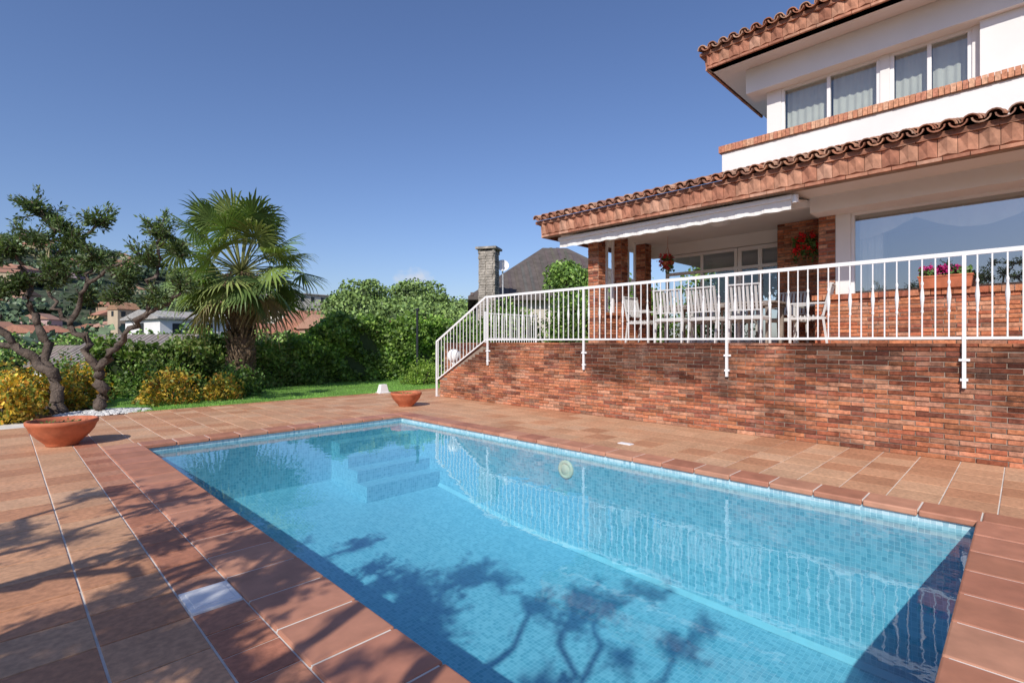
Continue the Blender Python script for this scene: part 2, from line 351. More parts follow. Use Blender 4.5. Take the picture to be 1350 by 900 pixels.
# ------------------------------------------------------------ brick builder
BP=[(.48,.175,.09),(.53,.215,.12),(.40,.13,.07),(.54,.27,.165),(.31,.11,.07),(.47,.18,.095),(.43,.21,.135),(.50,.20,.10)]
def bricks(mb,o,u,nrm,L,z0,z1,course=.062,bl=.27,j=.011,prot=.012,pal=BP,top=None,dark=1.0):
    o=Vector(o);u=Vector(u);nrm=Vector(nrm); nc=max(1,int(round((z1-z0)/course))); ch=(z1-z0)/nc
    for i in range(nc):
        za=z0+i*ch+j/2; zb=z0+(i+1)*ch-j/2; s=-(bl/2 if i%2 else 0)+random.uniform(-.01,.01)
        while s<L:
            a=max(s,0)+j/2; b=min(s+bl,L)-j/2; s+=bl
            if b-a<.02: continue
            if top is not None and zb>min(top(a),top(b))+.02: continue
            pr=prot+random.uniform(-.005,.007); c=tcol(pal); kk=dark*random.choice((.62,.85,1,1,1.12)); c=tuple(x*kk for x in c)
            dz=random.uniform(-.003,.003); e=.004
            P=lambda uu,nn,zz: o+u*uu+nrm*nn+Vector((0,0,zz))
            vs=[P(a,-.015,za),P(b,-.015,za),P(b,-.015,zb),P(a,-.015,zb),P(a,pr-e,za+dz),P(b,pr-e,za+dz),P(b,pr-e,zb+dz),P(a,pr-e,zb+dz),P(a+e,pr,za+e+dz),P(b-e,pr,za+e),P(b-e,pr,zb-e),P(a+e,pr,zb-e+dz)]
            mb.add(vs,[(0,1,5,4),(1,2,6,5),(2,3,7,6),(3,0,4,7),(4,5,9,8),(5,6,10,9),(6,7,11,10),(7,4,8,11),(8,9,10,11)],c)
def soldier(mb,o,u,nrm,L,z0,z1,depth,w=.065,pal=BP,jit=.006):
    o=Vector(o);u=Vector(u);nrm=Vector(nrm); s=0
    while s<L-.01:
        b=min(s+w,L); d=depth+random.uniform(-jit,jit); c=tcol(pal)
        P=lambda uu,nn,zz: o+u*uu+nrm*nn+Vector((0,0,zz)); a_=s+.004;b_=b-.004
        vs=[P(a_,0,z0),P(b_,0,z0),P(b_,0,z1),P(a_,0,z1),P(a_,d,z0),P(b_,d,z0),P(b_,d,z1),P(a_,d,z1)]
        mb.add(vs,[(0,1,5,4),(1,2,6,5),(2,3,7,6),(3,0,4,7),(4,5,6,7)],c); s+=w

# ------------------------------------------------------------ terrace retaining wall and stair
WX=7.95; TZ=1.36; YE=10.55; YS=8.85
tw=empty('terrace_retaining_wall')
ytop=lambda Y: TZ-.02 if Y<YS else TZ-.02-(Y-YS)/(YE-YS)*.9
mb=MB(); Y0=-5.0
mb.add([(WX,Y0,-.02),(WX,YE,-.02),(WX,YE,ytop(YE)),(WX,YS,ytop(YS)),(WX,Y0,TZ-.02),(WX+.25,Y0,-.02),(WX+.25,YE,-.02),(WX+.25,YE,ytop(YE)),(WX+.25,YS,ytop(YS)),(WX+.25,Y0,TZ-.02)],
   [(0,1,2,3,4),(5,9,8,7,6),(1,6,7,2),(2,7,8,3),(3,8,9,4)])
mb.build('wall_core',M_mortar,tw)
mb=MB(); bricks(mb,(WX,Y0,0),(0,1,0),(-1,0,0),YE-Y0,.0,TZ-.02,top=lambda s: ytop(Y0+s))
bricks(mb,(WX,YE,0),(1,0,0),(0,1,0),.25,0,ytop(YE))
mb.build('wall_bricks',M_brick,tw)
mb=MB()
def capslab(ya,yb):
    n_=max(1,int(abs(yb-ya)/.28)); 
    for i in range(n_):
        a=ya+(yb-ya)*i/n_+.004; b=ya+(yb-ya)*(i+1)/n_-.004
        vs=[]
        for yy in(a,b):
            t=ytop(yy); vs+=[(WX-.025,yy,t),(WX+.28,yy,t),(WX+.28,yy,t+.035),(WX-.025,yy,t+.035)]
        mb.add(vs,[(0,3,2,1),(4,5,6,7),(0,1,5,4),(1,2,6,5),(2,3,7,6),(3,0,4,7)],tcol(BP))
capslab(Y0,YS); capslab(YS,YE); mb.build('wall_coping',M_brick,tw)
terr=empty('raised_terrace')
YT=12.35
B('slab',WX+.25,19,-6,YS,-.02,TZ,M_mortar,terr); B('slab_side',9.5,19,YS,YT,-.02,TZ-.002,M_mortar,terr)
mb=MB(); xx=WX+.27
while xx<13:
    yy=-5
    while yy<YS-.3: mb.box(xx+.004,xx+.326,yy+.004,yy+.326,TZ,TZ+.01,tcol()); yy+=.33
    xx+=.33
mb.build('floor_tiles',M_tile,terr)
mb=MB(); bricks(mb,(9.5,YS,0),(0,1,0),(-1,0,0),YT-YS,0,TZ); mb.build('side_bricks',M_brick,terr)
st=MB(); ns=8
for i in range(ns):
    h=TZ*(ns-i)/(ns+0)-.17; y0=YS+.005+i*.21; st.box(WX+.255,9.48,y0,y0+.21,-.01,max(h,.02),tcol())
st.build('garden_stair',M_tile)

# ------------------------------------------------------------ railing
rail=empty('white_terrace_railing'); RX=7.90; RT=2.42; RB=1.44
mb=MB(); mb.bar((RX,-5,RT),(RX,8.75,RT),.022,.05); mb.bar((RX,-5,RB),(RX,8.75,RB),.016,.03)
YR=10.62
sl=lambda y,z: z-(y-8.75)/(YR-8.75)*(RT-1.40)
mb.bar((RX,8.75,RT),(RX,YR,1.40),.022,.05); mb.bar((RX,8.75,RB),(RX,YR,sl(YR,RB)+.0),.016,.03)
posts=[8.69,5.96,3.23,.49,-2.24]
for py in posts:
    mb.box(RX-.018,RX+.018,py-.018,py+.018,.86,RT-.01); mb.box(RX-.012,WX+.01,py-.035,py+.035,.94,.97); mb.box(RX+.019,WX+.01,py-.05,py+.05,1.17,1.20); mb.box(RX-.026,RX-.018,py-.04,py+.04,1.172,1.198)
mb.box(RX-.02,RX+.02,YR-.02,YR+.02,0,1.42)
gap=2.73/22; i=0; y=8.69-gap
while y>-5:
    if min(abs(y-p) for p in posts)>.03: mb.bar((RX,y,RB),(RX,y,RT-.01),.014)
    y-=gap
y=8.69+gap
while y<YR-.05: mb.bar((RX,y,sl(y,RB)),(RX,y,sl(y,RT)-.01),.014); y+=gap
mb.build('rails_and_balusters',M_whitemetal,rail)
mb=MB(); y=8.69-gap; i=0
while y>-5:
    if min(abs(y-p) for p in posts)>.03 and i%2==0:
        zc=(RB+RT)/2
        mb.lathe((RX,y,zc-.2),[(.008,0),(.017,.03),(.010,.06),(.016,.12),(.023,.2),(.016,.28),(.010,.34),(.017,.37),(.008,.4)],8)
    y-=gap; i+=1
mb.build('turned_baluster_cores',M_whitemetal,rail,smooth=True)
mb=MB(); fy=12.2; xa,xb=11.0,13.4
for z_ in(2.30,1.50): mb.bar((xa,fy,z_),(xb,fy,z_),.03,.04)
xx=xa
while xx<=xb+.01: mb.bar((xx,fy,TZ),(xx,fy,2.30),.018); xx+=.12
for xx in(xa,xb): mb.bar((xx,fy,TZ),(xx,fy,2.36),.05)
mb.build('stair_head_gate',M_whitemetal)
mb=MB(); c=Vector((8.08,10.15,1.02))
mb.lathe(c,[(.0,-.32),(.05,-.32),(.05,-.18),(.07,-.15),(.0,-.15)],16)
mb.lathe(c+Vector((0,0,.02)),[(max(.001,.17*math.sin(math.pi*k/14)),-.17*math.cos(math.pi*k/14)) for k in range(15)],20)
mb.build('globe_garden_lamp',simple('opal_glass',(.85,.85,.83),.25,.03,3,0),smooth=True)

# ------------------------------------------------------------ HOUSE
house=empty('white_and_brick_villa')
XF=10.2; YC=2.30; CE=3.84
mb=MB()
mb.box(XF,XF+.2,2.08,YC,TZ,CE); mb.box(XF+.2,18,YC-.2,YC,TZ,CE-.002)
mb.box(17.8,18,-6,YC-.2,TZ,CE); mb.box(XF,XF+.2,-6,-3.2,TZ,CE)
mb.box(XF,XF+.2,-3.2,2.08,TZ,2.10)
mb.box(9.76,XF+.2,-6,2.58,3.58,CE+.05)
mb.build('living_room_walls',M_white,house)
B('living_room_backdrop',13.6,13.7,-6,YC-.21,TZ,CE,M_room,house); B('living_room_floor',XF+.2,17.8,-6,YC-.21,TZ,TZ+.02,M_table,house); B('living_room_ceiling',XF+.2,17.8,-6,YC-.21,3.75,3.8,M_white,house)
mb=MB(); XB=9.98
mb.box(XB,XF-.002,-6,2.56,TZ,2.11); mb.build('apron_core',M_mortar,house)
mb=MB(); bricks(mb,(XB,-5.5,0),(0,1,0),(-1,0,0),2.56+5.5,TZ,2.10,pal=BP); 
soldier(mb,(XB+.2,-5.5,0),(0,1,0),(-1,0,0),2.60+5.5,2.105,2.19,.25,w=.13); mb.build('apron_bricks',M_brick2,house)
mb=MB(); bricks(mb,(XF,YC,0),(0,1,0),(-1,0,0),.26,TZ,3.58); mb.build('corner_pier_bricks',M_brick2,house); B('corner_pier_core',XF,XF+.26,YC+.002,YC+.26,TZ,3.58,M_mortar,house)
def window(prefix,X,y0,y1,z0,z1,mull,parent,fw=.06,glass=M_glass):
    mb=MB()
    mb.box(X-.03,X+.05,y0,y1,z0,z0+fw); mb.box(X-.03,X+.05,y0,y1,z1-fw,z1)
    for yy in [y0,y1-fw]+[m_-fw/2 for m_ in mull]: mb.box(X-.027,X+.047,yy,yy+fw,z0+fw,z1-fw)
    mb.build(prefix+'_frame',M_frame,parent,bevel=.005)
    g=MB(); g.add([(X+.01,y0+.01,z0+.01),(X+.01,y1-.01,z0+.01),(X+.01,y1-.01,z1-.01),(X+.01,y0+.01,z1-.01)],[(0,3,2,1)]); g.build(prefix+'_glass',glass,parent)
window('living_window',XF+.06,-3.2,2.08,2.10,3.585,[-1.0],house,fw=.05)
def curtain(name,X,ya,yb,z0,z1,parent,amp=.035,wl=.13,swag=None):
    mb=MB(); n_=int(abs(yb-ya)/.016); vs=[];rows=6 if not swag else 10
    for i in range(n_+1):
        y=ya+(yb-ya)*i/n_
        for k in range(rows+1):
            t=k/rows; 
            zb_=z0 if swag is None else swag(y)
            zz=zb_+(z1-zb_)*t; x=X+amp*math.sin(2*math.pi*y/wl+math.sin(y*9)*.8+t*.4)*(1-.35*t)
            vs.append((x,y,zz))
    fs=[(i*(rows+1)+k,(i+1)*(rows+1)+k,(i+1)*(rows+1)+k+1,i*(rows+1)+k+1) for i in range(n_) for k in range(rows)]
    mb.add(vs,fs); mb.build(name,M_curtain,parent,smooth=True)
curtain('swag_curtain',XF+.30,-3.1,2.0,0,3.62,house,amp=.02,wl=.3,swag=lambda y: 3.62-.20-.26*abs(math.cos(math.pi*(y-2.0)/1.5)) )
curtain('side_curtain',XF+.36,1.68,2.02,2.05,3.6,house,amp=.03,wl=.09)
mb=MB(); bricks(mb,(11.5,2.3,0),(0,1,0),(-1,0,0),1.35,TZ,CE); mb.build('porch_brick_panel',M_brick2,house); B('porch_brick_core',11.5,16,2.302,3.65,TZ,CE-.004,M_mortar,house)
window('porch_door',12.0,3.66,4.65,TZ,3.55,[4.16],house,fw=.09,glass=M_glass2)
window('porch_glazing',12.0,4.66,6.45,TZ+.0,3.55,[5.5],house,fw=.07,glass=M_glass2)
B('porch_lintel',11.9,12.15,3.66,6.9,3.56,CE-.002,M_white,house)
B('porch_transom',11.965,12.045,3.74,6.4,3.05,3.12,M_frame,house)
for i,px in enumerate((9.5,10.42,11.5)):
    s=.135; cx,cy=px,6.8
    B('pillar_core_%d'%(i+1),cx-s,cx+s,cy-s,cy+s,TZ,CE-.003,M_mortar,house)
    mb=MB()
    for o,u,nn in(((cx-s,cy-s,0),(0,1,0),(-1,0,0)),((cx-s,cy-s,0),(1,0,0),(0,-1,0)),((cx+s,cy-s,0),(0,1,0),(1,0,0)),((cx-s,cy+s,0),(1,0,0),(0,1,0))):
        bricks(mb,o,u,nn,2*s,TZ,CE-.01,bl=.27)
    mb.build('pillar_bricks_%d'%(i+1),M_brick2,house)
B('porch_parapet_core',9.64,11.9,6.74,6.9,TZ,2.0,M_mortar,house)
mb=MB(); bricks(mb,(9.64,6.74,0),(1,0,0),(0,-1,0),2.2,TZ,2.0); bricks(mb,(9.64,6.9,0),(1,0,0),(0,1,0),2.2,TZ,2.0); soldier(mb,(9.64,6.96,0),(1,0,0),(0,-1,0),2.2,2.0,2.06,.28,w=.13)
mb.build('porch_parapet_bricks',M_brick2,house)
mb=MB(); 
for px in(9.9,10.15,10.8,11.1): mb.box(px,px+.05,6.80,6.85,2.06,CE-.01)
mb.build('porch_side_mullions',M_frame,house)
EX=8.6; YL=7.85
mb=MB(); mb.box(8.88,11.6,-6,YL-.22,CE,CE+.08); mb.box(11.6,18,-6,YL-.22,CE+.001,CE+.08); mb.build('porch_ceiling',M_white,house)
RC=[(.50,.23,.14),(.56,.29,.18),(.43,.19,.12),(.58,.35,.24),(.38,.20,.14),(.50,.31,.22)]
def clayroof(prefix,ex,yl,yr,ze,run,slope,parent):
    pitch=.215; mb=MB(); cs,sn=math.cos(slope),math.sin(slope); rowlen=.36; L=run/cs; rows=int(L/rowlen)
    ncol=int((yl-yr)/pitch); seg=7
    def P(s,y,h): return (ex+s*cs-h*sn, y, ze+s*sn+h*cs)
    for c in range(ncol+1):
        yc=yl-.06-c*pitch
        for r in range(rows):
            j=random.uniform(-.012,.012); s0=r*rowlen-.03+(random.uniform(-.015,.015)); s1=s0+rowlen+.06; col=tcol(RC)
            vs=[]
            for s_,ra,hh_ in((s0,.092,.055),(s1,.072,.030)):
                for tk in(0,.016):
                    for k in range(seg+1):
                        a=math.pi*k/seg; vs.append(P(s_,yc+j+(ra-tk)*math.cos(a),hh_+(ra-tk)*math.sin(a)*.95-.02))
            n_=seg+1; fs=[]
            for k in range(seg):
                fs.append((k,k+1,2*n_+k+1,2*n_+k)); fs.append((n_+k+1,n_+k,3*n_+k,3*n_+k+1)); fs.append((k+1,k,n_+k,n_+k+1))
            mb.add(vs,fs,col)
        col=tcol(RC); vs=[]; yc2=yc-pitch/2
        for s_ in(-.07,L):
            for tk in(0,.016):
                for k in range(seg+1):
                    a=math.pi+math.pi*k/seg; vs.append(P(s_,yc2+(.095-tk)*math.cos(a),.065+(.08-tk)*math.sin(a)))
        n_=seg+1; fs=[]
        for k in range(seg):
            fs.append((k,k+1,2*n_+k+1,2*n_+k)); fs.append((n_+k+1,n_+k,3*n_+k,3*n_+k+1)); fs.append((k+1,k,n_+k,n_+k+1))
        mb.add(vs,fs,col)
    mb.build(prefix+'_clay_tiles',M_roof,parent,smooth=False)
    mb=MB(); y0,y1=yr,yl
    a=P(0,0,-.02);b=P(L,0,-.02)
    mb.add([(a[0],y0,a[2]),(b[0],y0,b[2]),(b[0],y1,b[2]),(a[0],y1,a[2]),(a[0],y0,a[2]-.06),(b[0],y0,a[2]-.06),(b[0],y1,a[2]-.06),(a[0],y1,a[2]-.06)],
      [(0,1,2,3),(4,7,6,5),(0,4,5,1),(3,2,6,7),(0,3,7,4),(1,5,6,2)],(.3,.14,.09)); mb.build(prefix+'_deck',M_roof,parent)
FP=[(.54,.26,.165),(.49,.22,.14),(.58,.30,.195),(.44,.195,.125),(.57,.32,.22)]
def fascia(prefix,ex,yl,yr,z0,z1,parent,back=.25):
    mb=MB(); h=z1-z0
    B(prefix+'_cornice_core',ex+.12,ex+back,yr,yl-.12,z0,z1,M_mortar,parent)
    for (o,u,nn,L) in(((ex+.12,yr,0),(0,1,0),(-1,0,0),yl-.12-yr),((ex+.12,yl-.12,0),(1,0,0),(0,1,0),3.2)):
        soldier(mb,o,u,nn,L,z1-.05,z1,.11,w=.27,pal=FP,jit=.004)
        s=0; o=Vector(o);u=Vector(u);nn=Vector(nn); w=.20
        while s<L-.02:
            b=min(s+w,L); c=tcol(FP); e=random.uniform(-.004,.004)
            P=lambda uu,n_,zz:o+u*uu+nn*n_+Vector((0,0,zz))
            a_=s+.003;b_=b-.003; mid=(a_+b_)/2
            vs=[P(a_,0,z0+.04),P(b_,0,z0+.04),P(b_,0,z1-.055),P(a_,0,z1-.055),P(a_,.04+e,z0+.05),P(b_,.04+e,z0+.05),P(b_,.06+e,z1-.055),P(a_,.06+e,z1-.055),P(mid,.055+e,z0+.07),P(mid,.105+e,z1-.058)]
            mb.add(vs,[(0,1,5,8,4),(1,2,6,5),(2,3,7,9,6),(3,0,4,7),(4,8,9,7),(8,5,6,9)],c); s+=w
        soldier(mb,tuple(o),tuple(u),tuple(nn),L,z0-.005,z0+.04,.045,w=.27,pal=FP,jit=.003)
    mb.build(prefix+'_cornice_bricks',M_roof,parent)
ZE=4.16
clayroof('lower_roof',EX,YL,-6,ZE-.03,2.75,math.radians(17.5),house)
fascia('lower_roof',EX,YL,-6,3.76,4.09,house,back=.28)
mb=MB(); XU=11.25
mb.box(11.0,XU+.2,-6,4.60,4.0,5.43)
mb.box(XU,XU+.2,3.50,3.77,5.43,7.0); mb.box(XU,XU+.2,1.70,1.84,5.43,7.0); mb.box(XU,XU+.2,-6,.60,5.43,7.0)
mb.box(XU-.13,XU-.001,-6,.50,5.60,7.0)
mb.box(XU+.2,18,3.57,3.77,4.0,7.0); mb.box(17.8,18,-6,3.57,4.0,7.0)
mb.box(XU+.2,18,4.4,4.6,4.0,5.43)
mb.box(11.0,XU+.3,-6,4.10,6.55,7.045)
mb.build('upper_walls',M_white,house)
B('upper_soffit',10.42,18.6,-6,4.62,7.05,7.12,M_white,house)
mb=MB(); mb.box(10.98,XU+.15,-5.9,4.62,5.43,5.455); mb.build('upper_ledge_core',M_mortar,house)
mb=MB(); soldier(mb,(11.24,-5.9,0),(0,1,0),(-1,0,0),4.66+5.9,5.45,5.59,.29,w=.075,pal=[(.60,.30,.18),(.55,.25,.15),(.64,.37,.24),(.50,.22,.14)])
soldier(mb,(11.30,4.64,0),(1,0,0),(0,1,0),2.5,5.45,5.59,.03,w=.075); mb.build('upper_ledge_bricks',M_brick2,house)
window('upper_window_left',XU+.05,1.84,3.50,5.43,6.56,[2.66],house,fw=.06,glass=M_glassU); window('upper_window_right',XU+.05,.60,1.70,5.43,6.56,[1.15],house,fw=.06,glass=M_glassU)
for nm,a,b in(('1',1.9,2.62),('2',2.7,3.44),('3',.66,1.12),('4',1.2,1.64)): curtain('upper_curtain_'+nm,XU+.22,a,b,5.3,6.6,house,amp=.014,wl=.12)
B('upper_room_backdrop',13.0,13.1,-5.9,3.56,4.2,7.0,M_room,house)
clayroof('upper_roof',10.3,4.78,-6,7.40,5.0,math.radians(17),house)
fascia('upper_roof',10.3,4.78,-6,7.05,7.36,house,back=.3)
aw=empty('retractable_awning'); mb=MB(); ya,yb=2.62,7.38
mb.add([(8.93,ya,3.66),(8.93,yb,3.66),(9.9,yb,3.83),(9.9,ya,3.83),(8.93,ya,3.67),(8.93,yb,3.67),(9.9,yb,3.838),(9.9,ya,3.838)],[(0,1,2,3),(4,7,6,5),(0,4,5,1),(0,3,7,4),(1,5,6,2)])
n_=120; vs=[]
for i in range(n_+1):
    y=ya+(yb-ya)*i/n_
    vs+=[(8.90,y,3.655),(8.90+.012*math.sin(i*.55)+.006*math.sin(i*1.7),y,3.50+.006*math.sin(i*.8))]
mb.add(vs,[(2*i,2*i+2,2*i+3,2*i+1) for i in range(n_)]); mb.build('awning_fabric',M_awn,aw)
mb=MB(); mb.box(8.86,8.94,ya-.02,yb+.02,3.655,3.73); mb.box(9.85,10.0,ya-.02,yb+.02,3.72,3.835)
mb.bar((8.95,ya+.2,3.66),(9.4,ya+1.0,3.70),.04); mb.bar((9.4,ya+1.0,3.70),(9.9,ya+.4,3.75),.04)
mb.bar((8.95,yb-.2,3.66),(9.4,yb-1.0,3.70),.04); mb.bar((9.4,yb-1.0,3.70),(9.9,yb-.4,3.75),.04)
mb.lathe((8.9,ya-.06,3.62),[(0,-.03),(.05,-.03),(.05,.1),(0,.1)],14)
mb.build('awning_frame',M_whitemetal,aw,bevel=.008)
mb=MB(); mb.lathe((10.2,4.3,CE-.14),[(0,0),(.12,.015),(.2,.06),(.22,.10),(.06,.12),(.05,.14)],24); mb.build('ceiling_lamp',M_whitemetal,smooth=True)

# ------------------------------------------------------------ terrace furniture
def chair(loc,rot):
    mb=MB(); w,d=.52,.5; M=Matrix.Translation(Vector(loc))@Matrix.Rotation(rot,4,'Z')
    def bar(p,q,t,h=None): mb.bar(M@Vector(p),M@Vector(q),t,h)
    for sx in(-1,1):
        bar((sx*w/2,d/2,0),(sx*w/2,d/2,.66),.035); bar((sx*w/2,-d/2-.04,0),(sx*w/2,-d/2+.02,.46),.035); bar((sx*w/2,-d/2+.02,.44),(sx*w/2,-d/2-.10,1.0),.035)
        bar((sx*w/2,d/2+.02,.67),(sx*w/2,-d/2-.03,.67),.05,.025); bar((sx*w/2,d/2,.42),(sx*w/2,-d/2,.42),.03,.045)
    bar((-w/2,d/2,.42),(w/2,d/2,.42),.045,.03); bar((-w/2,-d/2,.42),(w/2,-d/2,.42),.045,.03)
    for k in range(8):
        yy=d/2-.03-k*.062; bar((-w/2,yy,.445),(w/2,yy,.445),.018,.05)
    bar((-w/2,-d/2-.10,.985),(w/2,-d/2-.10,.985),.06,.025); bar((-w/2,-d/2-.005,.56),(w/2,-d/2-.005,.56),.04,.02)
    for k in range(7):
        xx=-w/2+.065+k*.065; bar((xx,-d/2-.005,.56),(xx,-d/2-.10,.97),.04,.015)
    mb.build('outdoor_chair',M_chair)
T0=TZ+.01
for y,r in((3.35,.06),(4.05,-.08),(4.75,.1)): chair((9.15,y,T0),-math.pi/2+r)
for y,r in((3.2,-.05),(4.1,.07),(4.9,0)): chair((10.65,y,T0),math.pi/2+r)
chair((9.85,2.62,T0),0.15); chair((9.75,5.75,T0),math.pi)
mb=MB()
for k in range(8): mb.box(9.47+k*.108,9.47+k*.108+.102,3.05,5.25,T0+.71,T0+.745)
mb.box(9.5,10.3,3.12,5.18,T0+.66,T0+.71)
for a in(9.52,10.22):
    for b in(3.15,5.09): mb.box(a,a+.07,b,b+.07,T0,T0+.66)
mb.build('outdoor_dining_table',M_table,bevel=.004)

# ------------------------------------------------------------ pots and flowers
def bowl(x,y,R):
    e=empty('terracotta_bowl_planter'); mb=MB(); k=R/.37
    prof=[(0,0),(.17,0),(.175,.02),(.20,.05),(.27,.12),(.33,.20),(.355,.27),(.372,.285),(.375,.325),(.365,.335),(.345,.335),(.335,.30),(.30,.20)]
    mb.lathe((x,y,.004),[(r*k,z*k) for r,z in prof],40); mb.build('bowl',M_pot,e,smooth=True)
    mb=MB(); mb.lathe((x,y,.004),[(.325*k,.27*k),(.2*k,.285*k),(.05,.29*k),(0.001,.29*k)],24); mb.build('soil',M_soil,e,smooth=True)
    n_=60; a=rng.random(n_)*6.28; r=np.sqrt(rng.random(n_))*.26*k
    P=np.c_[x+r*np.cos(a),y+r*np.sin(a),.29*k+rng.random(n_)*.03]; leaves('seedlings',P,.04,M_leaf,e,np.tile((.10,.16,.04),(n_,1)))
bowl(.60,9.2,.38); bowl(6.22,9.46,.33)
def geranium(name,c,sx,sy,sz,nl,nf,petal,parent,trail=0):
    P=rng.uniform(-1,1,size=(nl,3))*np.array([sx,sy,sz])*.8+np.array(c)
    if trail: P[:,2]-=rng.random(nl)**2*trail
    leaves('leaves',P,.06,M_leaf,parent,np.tile((.09,.17,.05),(nl,1)),aspect=.9)
    hd=rng.uniform(-1,1,size=(nf,3))*np.array([sx,sy,sz])*.8+np.array(c)+np.array([-.04,0,sz*.45])
    if trail: hd[:,2]-=rng.random(nf)**2*trail*.9
    Q=(hd[:,None,:]+rng.normal(size=(nf,24,3))*.022).reshape(-1,3)
    leaves('petals',Q,.030,M_flower,parent,np.tile(petal,(len(Q),1)),aspect=1)
e=empty('geranium_window_box'); mb=MB()
for (x0,x1,y0,y1) in((9.86,10.04,.52,1.14),):
    mb.add([(x0+.02,y0+.02,2.195),(x1-.02,y0+.02,2.195),(x1-.02,y1-.02,2.195),(x0+.02,y1-.02,2.195),(x0,y0,2.36),(x1,y0,2.36),(x1,y1,2.36),(x0,y1,2.36)],[(0,3,2,1),(4,5,6,7),(0,1,5,4),(1,2,6,5),(2,3,7,6),(3,0,4,7)])
    mb.box(x0-.01,x1+.01,y0-.01,y1+.01,2.36,2.385)
mb.build('trough',M_pot,e,bevel=.006); geranium('g',(9.95,.83,2.43),.09,.36,.07,420,22,(.55,.02,.20),e)
e=empty('wall_basket_geranium'); mb=MB(); mb.lathe((11.36,3.08,3.30),[(0,-.16),(.08,-.12),(.13,-.04),(.15,.03),(.13,.03)],16); mb.build('basket',M_pot,e); geranium('g',(11.30,3.08,3.36),.14,.26,.14,420,40,(.80,.02,.03),e,trail=.3)
e=empty('hanging_basket_geranium'); mb=MB(); mb.lathe((11.0,5.87,3.22),[(0,-.14),(.09,-.1),(.14,-.02),(.15,.03),(.13,.03)],16)
for a in range(3): mb.bar((11.0+.13*math.cos(a*2.1),5.87+.13*math.sin(a*2.1),3.25),(11.0,5.87,3.6),.006)
mb.bar((11.0,5.87,3.6),(11.0,5.87,CE),.006); mb.build('basket',M_pot,e); geranium('g',(11.0,5.87,3.28),.16,.16,.12,300,18,(.55,.02,.03),e,trail=.22)

# ------------------------------------------------------------ lawn, bed
ex_=[(1.75,12.3),(14,12.3),(22,12.3),(22,17.4),(2.3,17.4),(1.3,15),(1.35,13.2)]
m,nt,p=newmat('lawn_grass'); c=ramp(nt,noise(nt,2.2,6).outputs['Fac'],.35,(.11,.235,.035),.7,(.19,.35,.07)); c=mul(nt,c,ramp(nt,noise(nt,60,3).outputs['Fac'],.3,.75,.7,1.2)); nt.links.new(c,p.inputs['Base Color']); p.inputs['Roughness'].default_value=.9; bump(nt,p,noise(nt,90,3).outputs['Fac'],.5,.01)
lawn=empty('lawn'); mb=MB(); mb.add([(x,y,.002) for x,y in ex_],[tuple(range(len(ex_)))]); mb.build('turf',m,lawn)
n_=30000; P=np.c_[1.6+rng.random(n_)*10,12.28+rng.random(n_)**1.3*4.6,np.full(n_,.015)]
P=P[(P[:,0]>1.75)]; leaves('grass_blades',P,.045,M_leafT,lawn,np.tile((.22,.42,.08),(len(P),1)),aspect=.18,upbias=3)
mb=MB()
for i in range(46):
    x=1.75+i*.27; mb.box(x,x+.26,12.255,12.295,-.02,.02,tcol())
mb.build('lawn_edging',M_tile)
mb=MB()
for i in range(700):
    a=random.random()*6.28; r=math.sqrt(random.random()); c=Vector((1.45+r*math.cos(a)*.75,12.75+r*math.sin(a)*.5,.0)); s=random.uniform(.018,.045)
    mb.lathe(c+Vector((0,0,s*.25+ (1-r)*.06)),[(.001,-s*.5),(s,-.1*s),(s*.8,s*.35),(.001,s*.55)],6,col=(random.uniform(.7,1),)*3)
mb.build('white_pebbles',M_pebble)
mb=MB(); mb.add([(7.2,12.2,.02),(7.48,12.2,.02),(7.48,12.38,.02),(7.2,12.38,.02),(7.25,12.23,.24),(7.43,12.23,.24),(7.43,12.35,.24),(7.25,12.35,.24)],[(0,3,2,1),(4,5,6,7),(0,1,5,4),(1,2,6,5),(2,3,7,6),(3,0,4,7)]); mb.box(7.17,7.51,12.17,12.41,.0,.03); mb.build('garden_junction_box',M_white,bevel=.01)
mb=MB(); P0=W(17.3,-3.2); mb.tube([P0,P0+Vector((0,0,2.45))],.04,8); mb.lathe(P0+Vector((0,0,2.45)),[(.07,0),(.07,.06),(0,.08)],10); mb.build('garden_post',M_dark)

# ------------------------------------------------------------ hedges
def lump(x,y): return .5*math.sin(x*1.7+.3)+.3*math.sin(x*4.1+y)+.2*math.sin(x*7.7)
def hedge(name,x0,x1,y0,y1,h,n,size,pal,hfun=None,amp=.11):
    e=empty(name)
    xs=x0+rng.random(n)*(x1-x0); P=[];C=[]
    for x in xs:
        H=(hfun(x) if hfun else h)*(1+amp*lump(x,0)); r=random.random()
        if r<.66:
            z=random.random()*H; y=y0-.28*math.sin(x*2.9+z*2.2)*math.sin(z*3.7+x)-.15*lump(x*1.5,z*3)+random.uniform(-.16,.08)
        elif r<.92: y=random.uniform(y0,y1); z=H+random.uniform(-.2,.12)+abs(random.gauss(0,.1))+.08*lump(x*2,y)
        else: y=y1+random.uniform(-.1,.1); z=random.random()*H
        k=.95+.4*math.sin(x*2.3+z*3.1)*math.sin(z*4+x*1.1); c=random.choice(pal); P.append((x,y,z)); C.append(tuple(v_*k for v_ in c))
    leaves('leaves',P,size,M_leafT,e,C,aspect=.8,upbias=.3)
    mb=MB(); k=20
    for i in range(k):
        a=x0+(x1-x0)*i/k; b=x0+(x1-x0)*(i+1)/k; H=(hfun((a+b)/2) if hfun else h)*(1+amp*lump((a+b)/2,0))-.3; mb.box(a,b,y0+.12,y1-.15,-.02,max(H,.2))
    mb.build('inner_dark_core',simple(name+'_inner',(.05,.075,.03),1,.3,4,0),e)  # added solid dark boxes: block the view, dark hedge interior put into their colour
